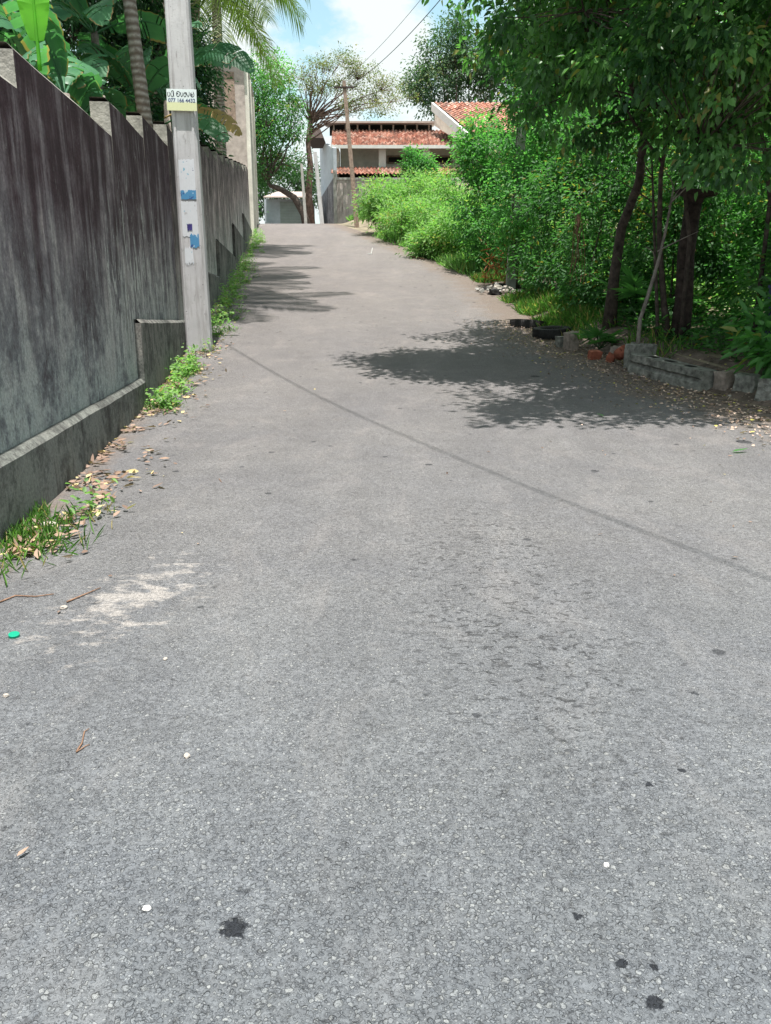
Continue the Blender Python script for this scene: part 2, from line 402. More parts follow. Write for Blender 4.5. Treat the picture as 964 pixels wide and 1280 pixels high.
M['plasterwarm'] = simple('pinkish_plaster', (.40, .345, .315), nscale=3, var=.3, bump=.3)
M['white'] = simple('white_paint', (.58, .585, .57), nscale=3, var=.08, bump=.1)
M['bluewall'] = simple('pale_blue_grey_sheet', (.38, .42, .47), nscale=2, var=.15, bump=.15)
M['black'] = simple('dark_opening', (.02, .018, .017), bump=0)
M['greyblock'] = wall_mat('block_wall', (.16, .14, .13), (.30, .275, .26), (.42, .40, .37), k=.06)
M['stainwall'] = wall_mat('stained_wall', (.03, .028, .03), (.16, .16, .17), (.40, .41, .43), k=.0)
M['shutter'] = simple('grey_green_shutter', (.26, .30, .29), nscale=3, var=.12, bump=0, rough=.5)
M['zinc'] = simple('pale_roof_sheet', (.38, .32, .29), nscale=3, var=.2, bump=.2)
M['wood'] = simple('grey_timber', (.27, .2, .16), nscale=9, var=.4, bump=.5)
M['blueplastic'] = simple('blue_plastic', (.035, .05, .12), bump=0, rough=.4, var=.2)
M['greencap'] = simple('green_plastic', (.01, .28, .17), bump=0, rough=.35, var=.1)
M['stone'] = simple('pale_stone', (.42, .38, .34), nscale=20, var=.35, bump=.5)
M['whitestone'] = simple('white_stone', (.7, .68, .66), nscale=30, var=.15, bump=.3)
M['twig'] = simple('dry_twig', (.22, .13, .085), nscale=30, var=.4, bump=.3)
def tile_mat():
    n = NT('clay_roof_tiles'); p = n.pos()
    v = n.voro(n.mapping(p, (4.0, 3.0, 3.0)), 1.0); s = n.node('ShaderNodeSeparateColor'); n.link(v.outputs['Color'], s.inputs[0])
    c = n.ramp(s.outputs[0], [(0, (.15, .06, .045)), (.35, (.36, .15, .105)), (.7, (.48, .23, .165)), (1, (.62, .44, .37))])
    c = n.mix(n.ramp(n.noise(p, .9, 6, .7), [(.42, 0), (.66, .75)]), c, (.17, .125, .105))
    n.col(c); return n.m
M['tile'] = tile_mat()
def pole_mat():
    n = NT('cast_concrete_pole'); p = n.pos()
    c = n.mix(n.noise(p, 3, 6, .6), (.36, .355, .37), (.60, .59, .60))
    c = n.mix(n.ramp(n.noise(n.mapping(p, (7, 7, .6)), 1.5, 7, .7), [(.5, 0), (.66, .6)]), c, (.25, .235, .23))
    c = n.mix(n.ramp(n.noise(n.mapping(p, (14, 14, 3)), 1.5, 6, .7), [(.6, 0), (.72, .7)]), c, (.17, .155, .15))
    c = n.mix(n.ramp(n.noise(p, 26, 3, .6), [(.66, 0), (.72, .7)]), c, (.10, .09, .09))
    n.col(c); n.bump(n.noise(p, 40, 5), .3, .01); return n.m
M['pole'] = pole_mat()
M['leaf_near'] = leaf_mat('leaf_dark_glossy', (.035, .10, .04), (.16, .34, .12), .48, .38, (.24, .24, .08), .012)
M['leaf_hedge'] = leaf_mat('leaf_bright_hedge', (.055, .17, .06), (.16, .37, .14), .6, .5, (.3, .32, .12), .012)
M['leaf_mid'] = leaf_mat('leaf_mid_green', (.035, .10, .04), (.11, .26, .10), .55, .5, (.25, .2, .06), .015)
M['leaf_dark'] = leaf_mat('leaf_deep_green', (.018, .055, .032), (.055, .14, .075), .4, .45)
M['leaf_teal'] = leaf_mat('leaf_blue_green', (.03, .075, .045), (.10, .17, .10), .4, .5, (.2, .22, .14), .03)
M['leaf_rain'] = leaf_mat('leaf_olive_feathery', (.09, .11, .045), (.2, .22, .10), .5, .6, (.3, .22, .12), .08)
M['leaf_weed'] = leaf_mat('leaf_fresh_weed', (.12, .25, .08), (.30, .47, .20), .5, .55, (.35, .33, .12), .04)
M['grass'] = leaf_mat('grass_blades', (.06, .15, .03), (.17, .34, .08), .45, .6, (.40, .33, .16), .12)
M['banana'] = leaf_mat('banana_blade', (.032, .115, .07), (.095, .25, .14), .42, .4, (.26, .20, .10), .10)
M['bananayoung'] = leaf_mat('young_banana_blade', (.10, .36, .03), (.14, .46, .04), .55, .4)
M['bananadry'] = leaf_mat('dry_banana_blade', (.30, .20, .09), (.46, .34, .16), .3, .7)
M['frond'] = leaf_mat('palm_frond', (.06, .11, .035), (.17, .22, .07), .4, .45, (.38, .34, .16), .1)
M['litter'] = leaf_mat('fallen_leaf', (.12, .08, .065), (.38, .27, .22), .15, .8, (.55, .46, .25), .12)
M['litterpale'] = leaf_mat('pale_fallen_leaf', (.20, .13, .10), (.58, .46, .40), .1, .8, (.45, .42, .12), .06)
M['dryfern'] = leaf_mat('dried_red_fern', (.25, .09, .05), (.42, .18, .10), .2, .8)

# ------------------------------------------------------------------ setting: ground, road
Ys = np.concatenate([[-80, -50, -30, -20, -14, -10, -7, -5], np.arange(-4, 60, .5), np.arange(60, 100, 2), [110, 130, 160, 200, 260, 330, 400]]).astype(float)
def ground_grid():
    roff = np.array([-.6, 0, .25, .4, .55, .75, 1, 1.5, 2, 3, 4, 5, 6, 7, 9, 12, 18, 30, 60, 160])
    loff = np.array([-160, -60, -25, -12, -6, -3, -1, 0, .6])
    V = []; F = []; W = len(loff)+3+len(roff)
    for Y in Ys:
        a, b = float(xl(Y)), float(xr(Y))
        xs = list(a+loff)+[a+(b-a)*t for t in (.3, .5, .7)]+list(b+roff)
        for x in xs:
            z = gz(x, Y)-(0.02 if a < x < b else 0)
            if x-b > 1: z += .12*(noise.noise(Vector((x*.5, Y*.5, 0))))
            V.append((x, Y, z))
    for j in range(len(Ys)-1):
        for i in range(W-1):
            a = j*W+i; F.append((a, a+1, a+W+1, a+W))
    return V, F
V, F = ground_grid()
g = mesh_obj('ground', V, F, M['ground'], smooth=True); tag(g, kind='structure')

def strip(name, mat, fx0, fx1, y0, y1, nx, dz, attrs=True):
    ys = [y for y in Ys if y0 <= y <= y1]; V = []; F = []; A = []; B = []
    for Y in ys:
        a, b = float(fx0(Y)), float(fx1(Y))
        for i in range(nx+1):
            x = a+(b-a)*i/nx
            V.append((x, Y, gz(x, Y)+dz)); A.append(float(xr(Y))-x); B.append(x-float(xl(Y)))
    W = nx+1
    for j in range(len(ys)-1):
        for i in range(nx):
            k = j*W+i; F.append((k, k+1, k+W+1, k+W))
    o = mesh_obj(name, V, F, mat, smooth=True)
    for nm, d in (('dr', A), ('dl', B)):
        at = o.data.attributes.new(nm, 'FLOAT', 'POINT'); at.data.foreach_set('value', d)
    return o
rd = strip('road', M['road'], lambda Y: xl(Y)+.0, lambda Y: xr(Y)+.1, -50, 200, 12, .004); tag(rd, kind='structure')
vg = strip('soil_verge', M['soil'], lambda Y: xr(Y)+.1, lambda Y: xr(Y)+3.2, 4, 30, 16, .006); tag(vg, kind='structure')

# ------------------------------------------------------------------ left boundary wall
WD = Vector((-.116, 1, 0)).normalized()          # along the wall
WN = Vector((1, .116, 0)).normalized()           # towards the lane
def wx(Y): return -1.927-.116*Y
bw = empty('boundary_wall', (wx(0), 0, 0))
tag(bw, 'tall stepped boundary wall of black-streaked grey render along the left road edge', 'wall')
def wall_block(name, y0, y1, z0, z1, off0, off1, mat, parent, capm=None, rough_top=0, z1b=None):
    """block whose lane-side face sits off1 in front of the wall line, back face at off0; subdivided, hz = height attribute"""
    ny = max(2, int((y1-y0)/.25)); nz = max(2, int((z1-z0)/.3))
    V = []; F = []; mi = []; H = []
    def pt(Y, o, z): return Vector((wx(Y), Y, z))+WN*o
    def face(grid_fn, nu, nv, m=0):
        b = len(V)
        for j in range(nv+1):
            for i in range(nu+1):
                q = grid_fn(i/nu, j/nv); V.append(q)
                H.append(min(1.2, max(0, (q.z-float(prof(q.y)))/3.4)))
        for j in range(nv):
            for i in range(nu):
                k = b+j*(nu+1)+i; F.append((k, k+1, k+nu+2, k+nu+1)); mi.append(m)
    def wob(Y, z): return .012*noise.noise(Vector((Y*.9, z*.9, 3)))+.004*noise.noise(Vector((Y*5, z*5, 9)))
    ch = .045
    def tz(Y): return z1+((z1b if z1b is not None else z1)-z1)*(Y-y0)/(y1-y0)+rough_top*(noise.noise(Vector((Y*1.3, 0, 5)))+.4*noise.noise(Vector((Y*7, 0, 5))))
    face(lambda u, v: pt(y0+(y1-y0)*u, off1+wob(y0+(y1-y0)*u, z0+(z1-z0)*v), z0+(tz(y0+(y1-y0)*u)-ch-z0)*v), ny, nz)
    face(lambda u, v: pt(y0+(y1-y0)*u, off1+wob(y0+(y1-y0)*u, z1)-ch*v, tz(y0+(y1-y0)*u)-ch+ch*v), ny, 1, 1)
    face(lambda u, v: pt(y0+(y1-y0)*u, off1-ch+(off0-off1+ch)*v, tz(y0+(y1-y0)*u)), ny, 1, 1)
    face(lambda u, v: pt(y0, off0+(off1-off0)*u, z0+(tz(y0)-ch-z0)*v), 1, nz, 1)
    face(lambda u, v: pt(y1, off1+(off0-off1)*u, z0+(tz(y1)-ch-z0)*v), 1, nz, 1)
    face(lambda u, v: pt(y1+(y0-y1)*u, off0, z0+(tz(y1)-z0)*v), ny, 1, 0)
    o = mesh_obj(name, [v-bw.location for v in V], F, [mat, capm or mat], parent, True, mi)
    a = o.data.attributes.new('hz', 'FLOAT', 'POINT'); a.data.foreach_set('value', H)
    o.data.polygons.foreach_set('use_smooth', [False]*len(F))
    return o
steps = [(-3.0, .2, 2.42), (.2, 3.3, 2.69), (3.3, 6.4, 2.96), (6.4, 9.72, 3.22), (9.72, 11.9, 3.57), (11.9, 14.3, 3.85), (14.3, 16.8, 4.18)]
y = 16.8; z = 4.48
while y < 43.9:
    y2 = min(44.0, y+2.55); steps.append((y, y2, z)); y = y2; z += .293 if y < 30 else .31
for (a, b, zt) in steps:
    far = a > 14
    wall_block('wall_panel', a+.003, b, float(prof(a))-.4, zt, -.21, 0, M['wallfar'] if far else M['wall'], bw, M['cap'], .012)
for (a, b, zt, ze) in [(-3, 10.1, .52, .45), (10.1, 15.35, 1.17, .99), (15.35, 22.5, 2.0, 1.9), (22.5, 29.5, 2.85, 2.7), (29.5, 36.5, 3.8, 3.65), (36.5, 44, 4.75, 4.6)]:
    wall_block('plinth', a+.004, b-.004, float(prof(a))-.5, zt, .002, .085, M['plinth'], bw, M['plinth'], .014, ze)

# two-storey narrow building at the top of the wall
hb = empty('narrow_building', (-8.6, 42, float(prof(40))))
tag(hb, 'narrow tall pinkish plaster building where the left wall ends at the crest', 'building')
def lb(o, p): return Vector(p)-o.location
mb = MB(); zt = 11.2; zb = float(prof(40))-.5
p0 = Vector((wx(44.06), 44.06, 0)); p1 = Vector((wx(52), 52, 0)); dp = Vector((-1.9, -.22, 0))
def quadbox(mb, base, z0, z1, mi=0):
    n = len(base); v = [Vector((b.x, b.y, z0)) for b in base]+[Vector((b.x, b.y, z1)) for b in base]
    mb.add(v, [tuple(range(n))[::-1], tuple(range(n, 2*n))]+[(i, (i+1) % n, n+(i+1) % n, n+i) for i in range(n)], mi)
quadbox(mb, [lb(hb, q) for q in (p0, p1, p1+dp, p0+dp)], zb-hb.location.z, 12.6-hb.location.z)
mb.build('wall', M['plasterwarm'], hb)
mb = MB()
quadbox(mb, [lb(hb, q) for q in (p0+Vector((.15, -.25, 0)), p1+Vector((.15, .2, 0)), p1+dp+Vector((-.2, .2, 0)), p0+dp+Vector((-.2, -.25, 0)))], 12.602-hb.location.z, 12.82-hb.location.z)
mb.build('roof_slab', M['concrete'], hb)
for k in range(3):
    mb = MB(); yy = 45.4+k*2.3; q = Vector((wx(yy), yy, 0))+WN*.0
    mb.box(lb(hb, q+Vector((0, 0, 9.3))), (.06, .55, 3.2), rz=math.radians(6.6)); mb.build('window', M['black'], hb)
mb = MB(); mb.box(lb(hb, p0+dp*.5+Vector((0, -.0, 10.7))), (.95, .06, 2.6), rz=math.radians(6.6)); wn = mb.build('window', M['wood'], hb)
for yy in (44.3, 47.8, 51.8):
    mb = MB(); q = Vector((wx(yy), yy, 0))+WN*.09
    mb.box(lb(hb, q+Vector((0, 0, 8.3))), (.22, .3, 8.4), rz=math.radians(6.6)); mb.build('pilaster', M['plaster'], hb)

# ------------------------------------------------------------------ near utility pole
S = Vector((.013, -.22, 1)).normalized()        # towards the sun
def utility_pole(name, base, h, wb, wt, label, lean=(0, 0), mat=None, depth=.6, group=None, gain=True):
    r = empty(name, base); tag(r, label, 'utility pole', group)
    mb = MB(); n = 12; V = []
    prof_ = [(-.5, -.5), (-.42, -.5), (-.42+.0, -.5), (.42, -.5), (.5, -.42), (.5, .42), (.42, .5), (-.42, .5), (-.5, .42), (-.5, -.42)]
    ring = [(-.42, -.5), (.42, -.5), (.5, -.36), (.5, .36), (.42, .5), (-.42, .5), (-.5, .36), (-.5, -.36)]
    for k in range(n+1):
        t = k/n; w = wb+(wt-wb)*t; 
        for (a, b) in ring: V.append((a*w+lean[0]*h*t, b*w*depth+lean[1]*h*t, -.4+(h+.4)*t))
    F = [tuple(range(8))[::-1], tuple(range(n*8, n*8+8))]
    for k in range(n):
        for i in range(8): F.append((k*8+i, k*8+(i+1) % 8, (k+1)*8+(i+1) % 8, (k+1)*8+i))
    mb.add(V, F); mb.build('shaft', mat or M['pole'], r, bevel=0)
    if gain:
        mb = MB(); top = Vector((lean[0]*h, lean[1]*h, h-.35))
        mb.box(top+Vector((0, -wt*.5, 0)), (1.1, .07, .09)); mb.build('cross_arm', M['rust'], r)
        for sx in (-.45, .45):
            mb = MB(); mb.tube([top+Vector((sx, -wt*.5, .05)), top+Vector((sx, -wt*.5, .1)), top+Vector((sx, -wt*.5, .12)), top+Vector((sx, -wt*.5, .19))], [.015, .04, .045, .02], 8)
            mb.build('insulator', M['white'], r, True)
    return r
PB = P(250, 437, 14.45)
PB.z = gz(PB.x, PB.y)
pole = utility_pole('utility_pole', PB, 8.9, .44, .34, 'large near pale square concrete pole with torn posters beside the left wall', lean=(-.004, 0), depth=.55)
def on_pole(v, du=0, wfrac=0):
    """point on the pole's front face at photo height v"""
    a, b = ray(0, v); yf = PB.y-.12
    return Vector((0, yf, EYE+b*yf))
def pole_w(z): t = (z-PB.z+.4)/9.3; return .44-.10*t
def pole_cx(z): return PB.x-.004*8.9*(z-PB.z+.4)/9.3
def front_y(z): return PB.y-pole_w(z)*.5*.55
# raised edge ribs
mb = MB()
for s in (-1, 1):
    V = []
    for zz in (PB.z-.1, PB.z+8.8):
        w = pole_w(zz); x = pole_cx(zz)+s*w*.37; yf = front_y(zz)
        V += [(x-.018-PB.x, yf-.012-PB.y, zz-PB.z), (x+.018-PB.x, yf-.012-PB.y, zz-PB.z), (x+.018-PB.x, yf+.03-PB.y, zz-PB.z), (x-.018-PB.x, yf+.03-PB.y, zz-PB.z)]
    mb.add(V, [(0, 1, 5, 4), (1, 2, 6, 5), (3, 0, 4, 7), (4, 5, 6, 7)])
mb.build('edge_rib', M['pole'], pole)
def paper_mat(name, base, inks, scale=9, amt=.62):
    n = NT(name); p = n.pos(); c = n.mix(n.noise(p, 14, 5, .7), tuple(x*.8 for x in base), base)
    c = n.mix(n.ramp(n.noise(p, 7, 6, .7), [(.62, 0), (.68, .8)]), c, (.36, .35, .36))
    for i, (ink, th) in enumerate(inks):
        q = n.mapping(p, (1, 1, 1), loc=(i*3.7, i*1.3, i*5.1)); c = n.mix(n.ramp(n.noise(q, scale, 3, .5), [(th, 0), (th+.03, .85)]), c, ink)
    n.col(c); return n.m
M['paper'] = paper_mat('weathered_poster_paper', (.66, .68, .72), [((.10, .35, .48), .68), ((.05, .05, .2), .72)], 13)
M['paperblue'] = paper_mat('torn_blue_poster', (.09, .28, .50), [((.5, .62, .68), .62), ((.04, .08, .25), .62)], 14)
M['paperpurple'] = simple('purple_ink', (.05, .04, .17), var=.4, bump=0)
M['ink'] = simple('black_ink', (.03, .035, .05), bump=0, var=.1)
M['inkblue'] = simple('blue_ink', (.06, .08, .16), bump=0, var=.1)
def poster(v0, v1, f0, f1, mat, d=.003, jag=.012, nm='poster'):
    z0 = on_pole(v1).z; z1 = on_pole(v0).z; n = 16; V = []; 
    for i in range(n+1):
        t = i/n
        for zz, e in ((z0, -1), (z1, 1)):
            zz = zz+random.uniform(-jag, jag); w = pole_w(zz); x = pole_cx(zz)+w*(f0+(f1-f0)*t)
            V.append((x-PB.x+(random.uniform(-.004, .004)), front_y(zz)-.0125*0-d-PB.y-.002*random.random(), zz-PB.z))
    F = [(2*i, 2*i+2, 2*i+3, 2*i+1) for i in range(n)]
    o = mesh_obj(nm, V, F, mat, pole); md = o.modifiers.new('s', 'SOLIDIFY'); md.thickness = .0012; md.offset = 0
    return o
poster(199, 240, -.38, .36, M['paper'])
poster(238, 249, -.30, .34, M['paperblue'], d=.006, jag=.008)
poster(252, 296, -.34, .34, M['paper'])
poster(293, 309, -.05, .36, M['paperblue'], d=.005, jag=.02)
poster(280, 288, -.12, .08, M['paperpurple'], d=.008, jag=.01)
poster(310, 330, -.3, .05, M['paper'], d=.004, jag=.03)
# small advertisement board tied to the pole
sa = P(208.5, 111.5, PB.y-.17); sb = P(246, 138.5, PB.y-.17)
sgc = (sa+sb)/2; sw = sb.x-sa.x+.02; sh = sa.z-sb.z
sign = empty('notice_board', sgc, ry=math.radians(1.5)); tag(sign, 'small white and pale yellow advertisement board tied across the near pole', 'sign')
n = NT('board_print'); p = n.pos(); sp = n.node('ShaderNodeSeparateXYZ'); n.link(p, sp.inputs[0])
cc = n.ramp(n.math('ADD', n.math('DIVIDE', sp.outputs[2], sh), .5), [(.36, (.66, .68, .42)), (.44, (.70, .77, .78))])
n.col(n.mix(n.noise(p, 30, 4), n.mix(1, cc, .85, 'MULTIPLY'), cc)); M['board'] = n.m
mb = MB(); mb.box((0, 0, 0), (sw, .006, sh)); mb.build('board', M['board'], sign, bevel=.002)
mb = MB()
for zz in (sh*.33, -sh*.33): mb.tube([(-sw*.42, .0, zz), (-sw*.4, .22, zz), (sw*.4, .22, zz), (sw*.42, 0, zz)], .003, 5)
mb.build('tie_wire', M['wire'], sign)
def stroke(mb, pts, w, y):
    for a, b in zip(pts[:-1], pts[1:]):
        d = Vector((b[0]-a[0], 0, b[1]-a[1])); 
        if d.length < 1e-6: continue
        mb.box(((a[0]+b[0])/2, y, (a[1]+b[1])/2), (d.length+w*.8, .0012, w), M=Matrix.Rotation(-math.atan2(d.z, d.x), 3, 'Y'))
def arc(cx, cz, rx, rz, a0, a1, n=10): return [(cx+rx*math.cos(math.radians(a0+(a1-a0)*i/n)), cz+rz*math.sin(math.radians(a0+(a1-a0)*i/n))) for i in range(n+1)]
mb = MB(); zc = sh*.27; u = sw/10.2; h = sh*.13; x0 = -sw/2
def G(paths):
    for q in paths: stroke(mb, q, .0085, -.0042)
G([arc(x0+.75*u, zc-.1*h, .42*u, h*.8, 120, 400)+[(x0+1.0*u, zc+.5*h)]])
G([arc(x0+1.9*u, zc-.1*h, .42*u, h*.9, 150, 400), arc(x0+2.1*u, zc+.75*h, .34*u, h*.4, 200, -20), [(x0+2.45*u, zc+.6*h), (x0+2.5*u, zc-.9*h)]])
G([arc(x0+4.0*u, zc+.1*h, .62*u, h*.85, 215, -20), arc(x0+3.9*u, zc-.35*h, .45*u, h*.5, 100, 380), [(x0+3.45*u, zc+.3*h), (x0+3.9*u, zc+.25*h)]])
G([[(x0+4.85*u, zc+.6*h), (x0+4.9*u, zc-.5*h), (x0+5.15*u, zc-.9*h), (x0+5.5*u, zc-.4*h), (x0+5.55*u, zc+.5*h)]])
G([arc(x0+6.25*u, zc-.15*h, .4*u, h*.75, 80, 400), arc(x0+6.6*u, zc+.2*h, .3*u, h*.4, 180, -60)])
G([[(x0+7.1*u, zc-.2*h), (x0+7.3*u, zc-.9*h), (x0+7.7*u, zc-.3*h), (x0+7.75*u, zc+.8*h)]])
G([arc(x0+8.75*u, zc-.1*h, .62*u, h*.8, 120, 410), arc(x0+8.6*u, zc-.2*h, .22*u, h*.3, 0, 300), [(x0+9.1*u, zc+.9*h), (x0+9.2*u, zc+.2*h)]])
mb.build('lettering', M['ink'], sign)
def text_mesh(body, size, mat, parent, loc, name='lettering', sx=1):
    c = bpy.data.curves.new('t', 'FONT'); c.body = body; c.size = size; c.align_x = 'CENTER'; c.align_y = 'CENTER'; c.extrude = .0005; c.offset = size*.018
    t = bpy.data.objects.new('t', c); COL.objects.link(t); bpy.context.view_layer.update()
    me = bpy.data.meshes.new_from_object(t.evaluated_get(bpy.context.evaluated_depsgraph_get()))
    bpy.data.objects.remove(t); me.materials.clear(); me.materials.append(mat)
    o = bpy.data.objects.new(name, me); COL.objects.link(o); o.parent = parent; o.location = loc; o.rotation_euler = (math.pi/2, 0, 0); o.scale = (sx, 1, 1)
    return o
tm = text_mesh('077 166 4432', sh*.25, M['inkblue'], sign, (.0, -.0042, -sh*.03), 'phone_number')
k = sw*.90/max(.01, tm.dimensions.x); tm.scale = (k, 1, 1)

# poles farther up
def ground_pt(u, v):
    a, b = ray(u, v)
    for Yq in np.arange(2, 75, .02):
        if gz(a*Yq, Yq) >= EYE+b*Yq: return Vector((a*Yq, Yq, gz(a*Yq, Yq)))
    return Vector((a*60, 60, gz(a*60, 60)))
fb = P(447, 272, 49); fb.z = gz(fb.x, fb.y)
ft = P(430, 101, 49)
far_pole = utility_pole('utility_pole', fb, ft.z-fb.z, .28, .19, 'slim brownish pole leaning left in front of the red roofed house', lean=((ft.x-fb.x)/(ft.z-fb.z), 0), mat=M['wood'], depth=.8)
hp = Vector((3.65, 24.3, gz(3.65, 24.3)))
hedge_pole = utility_pole('utility_pole', hp, 10.0, .30, .2, 'grey concrete pole standing inside the right hedge beside the rubbish heap', lean=(.03, 0), mat=M['concrete'], depth=.8)
sb2 = P(383, 276, 57); sb2.z = gz(sb2.x, 57)-.2
st2 = P(377, 205, 57)
utility_pole('utility_pole', sb2, st2.z-sb2.z, .2, .16, 'thin short pale post in front of the shuttered shop', lean=((st2.x-sb2.x)/(st2.z-sb2.z), 0), mat=M['concrete'], gain=False)
sb3 = P(404, 276, 60); sb3.z = gz(sb3.x, 60)-.3; st3 = P(394, 190, 60)
utility_pole('utility_pole', sb3, st3.z-sb3.z, .3, .24, 'pale post standing at the far corner of the blue grey side wall', lean=((st3.x-sb3.x)/(st3.z-sb3.z), 0), mat=M['pole'], gain=False)

def wire(a, b, sag, label, r=.012, n=28):
    a = Vector(a); b = Vector(b); pts = []
    for i in range(n+1):
        t = i/n; pts.append(a.lerp(b, t)-Vector((0, 0, 4*sag*t*(1-t)))-a)
    mb = MB(); mb.tube(pts, r, 6); o = mb.build('power_cable', M['wire']); o.location = a; return tag(o, label, 'cable')
pt_ = Vector((PB.x-.03, PB.y-.15, PB.z+8.6))
wire(pt_, pt_+Vector((4.5, -9.8, 0))*3.2+Vector((0, 0, -.2)), .25, 'thick power line from the near pole crossing above the road, seen as its shadow', r=.0125)
fp = Vector((ft.x, 48.9, ft.z-.2)); hp2 = hp+Vector((.25, 0, 9.7))
wire(fp+Vector((.4, 0, 0)), hp2+Vector((-.45, 0, 0)), .5, 'black overhead cable from the leaning pole to the hedge pole, lower of two', r=.014)
wire(fp+Vector((-.2, 0, .12)), hp2+Vector((-.75, 0, .35)), .45, 'thin overhead cable from the leaning pole to the hedge pole, upper of two', r=.008)

# ------------------------------------------------------------------ house at the top
HY = 68.0
def HP(u, v, dy=0): return P(u, v, HY+dy)
fl = HP(419, 222); hz0 = 7.0
house = empty('house', (fl.x+6, HY, hz0)); tag(house, 'two storey house with orange clay tile roofs and cream veranda behind the green bank', 'house')
H0 = house.location
def hb_(mb, x0, x1, y0, y1, z0, z1, mi=0): mb.box(((x0+x1)/2-H0.x, (y0+y1)/2-H0.y, (z0+z1)/2-H0.z), (x1-x0, y1-y0, z1-z0), mi=mi)
xL = HP(419, 200).x; xR = HP(655, 200).x
zE = HP(500, 184).z; zF = HP(500, 208).z; zT = HP(500, 162).z; zB = HP(500, 222).z; zTop = HP(500, 151).z
# upper wall recessed behind veranda
mb = MB(); hb_(mb, xL+.3, xR, HY+2.2, HY+8, zB-3, zE+.9); mb.build('wall', M['plaster'], house)
mb = MB(); hb_(mb, xL+.02, xL+.28, HY+.15, HY+2.19, zB-3, zE-.05); mb.build('side_wall', M['plaster'], house)
mb = MB(); hb_(mb, xL, xR, HY-.3, HY+2.3, zF-.45, zF-.25); mb.build('veranda_floor', M['concrete'], house)
for u in (478, 533, 590):
    q = HP(u, 200); mb = MB(); hb_(mb, q.x-.28, q.x+.28, HY+.1, HY+.6, zF-.4, zE-.02); mb.build('column', M['white'], house)
for (u0, u1) in ((485, 503), (507, 520), (543, 565)):
    a = HP(u0, 190, 2.1); b = HP(u1, 200, 2.1); mb = MB(); hb_(mb, a.x, b.x, HY+2.12, HY+2.25, zF+.55, zE-.35); w = mb.build('window', M['black'], house)
    x0, x1, z0, z1, y0, y1, t_ = a.x-.06-H0.x, b.x+.06-H0.x, zF+.49-H0.z, zE-.29-H0.z, HY+2.04-H0.y, HY+2.118-H0.y, .12
    V = [(x, yv, z) for yv in (y0, y1) for (x, z) in ((x0, z0), (x1, z0), (x1, z1), (x0, z1), (x0+t_, z0+t_), (x1-t_, z0+t_), (x1-t_, z1-t_), (x0+t_, z1-t_))]
    F = []
    for k in range(4):
        k2 = (k+1) % 4; F += [(k, k2, 4+k2, 4+k), (8+k, 12+k, 12+k2, 8+k2), (k, 8+k, 8+k2, k2), (4+k, 4+k2, 12+k2, 12+k)]
    mesh_obj('frame', V, F, M['wood'], w)
mb = MB(); hb_(mb, xL+.3, xR, HY+2.05, HY+2.18, zF-.25, zF+.25); mb.build('skirting_band', M['plaster'], house)
mb = MB(); hb_(mb, xL, xR, HY+.0, HY+.12, zF-2.6, zF-1.1); mb.build('lower_wall', M['greyblock'], house)
mb = MB(); hb_(mb, xL+.1, xR, HY+.4, HY+2.0, zF-2.6, zF-.46); mb.build('lower_opening', M['black'], house)
def tile_roof(name, a, b, c, d, parent, per=.3, rows=None):
    """a,b eave left/right, c,d ridge right/left: corrugated clay tiles in stepped rows"""
    a, b, c, d = [Vector(q)-H0 for q in (a, b, c, d)]
    W = (b-a).length; L = ((d-a).length+(c-b).length)/2
    nx = int(W/per*6); ny = rows or max(2, int(L/.3)); nr = (b-a).cross(d-a).normalized()
    V = []; F = []
    for j in range(ny):
        for e in (0, 1):
            t = min(1, (j+e)/ny)
            for i in range(nx+1):
                s = i/nx; q = a.lerp(b, s).lerp(d.lerp(c, s), t)
                hh = .05*math.sin(2*math.pi*s*W/per)+(.05 if e == 0 else 0)+.02*noise.noise(Vector((s*W*3, j*1.3, 0)))
                V.append(q+nr*hh)
    for r in range(2*ny-1):
        for i in range(nx):
            k = r*(nx+1)+i; F.append((k, k+1, k+nx+2, k+nx+1))
    o = mesh_obj(name, V, F, M['tile'], parent); md = o.modifiers.new('s', 'SOLIDIFY'); md.thickness = .04
    return o
zT = P(500, 162.5, HY+3.4).z-.35
tile_roof('roof', (xL-.25, HY-.5, zE+.05), (xR, HY-.5, zE+.05), (xR, HY+3.4, zT+.35), (xL-.4, HY+3.4, zT+.35), house)
mb = MB(); hb_(mb, xL-.3, xR, HY-.62, HY-.54, zE-.18, zE+.06); mb.build('gutter', M['white'], house)
tile_roof('lower_roof', (xL-.25, HY-1.5, zF-.75), (xR, HY-1.5, zF-.75), (xR, HY+.0, zF-.05), (xL-.25, HY+.0, zF-.05), house)
# raised clerestory with little posts and thin top roof
c0, c1 = HP(408, 152, 3.5).x, HP(541, 152, 3.5).x
zc0 = zT+.3; zc1 = P(470, 154.5, HY+3.0).z
mb = MB(); hb_(mb, c0+.2, c1, HY+4.4, HY+4.5, zc0-.2, zc1+.16); mb.build('clerestory_opening', M['black'], house)
for k in range(9):
    x = c0+.6+(c1-c0-.9)*k/8; mb = MB(); hb_(mb, x-.06, x+.06, HY+3.45, HY+3.57, zc0-.1, zc1); mb.build('roof_post', M['plasterwarm'], house)
mb = MB()
V = [Vector((c0-.2, HY+2.7, zc1))-H0, Vector((c1+.2, HY+2.7, zc1))-H0, Vector((c1+.2, HY+6, zc1+.30))-H0, Vector((c0-.2, HY+6, zc1+.30))-H0]
mb.add(V+[v+Vector((0, 0, .14)) for v in V], [(3, 2, 1, 0), (4, 5, 6, 7), (0, 1, 5, 4), (1, 2, 6, 5), (2, 3, 7, 6), (3, 0, 4, 7)]); mb.build('upper_roof', M['zinc'], house)
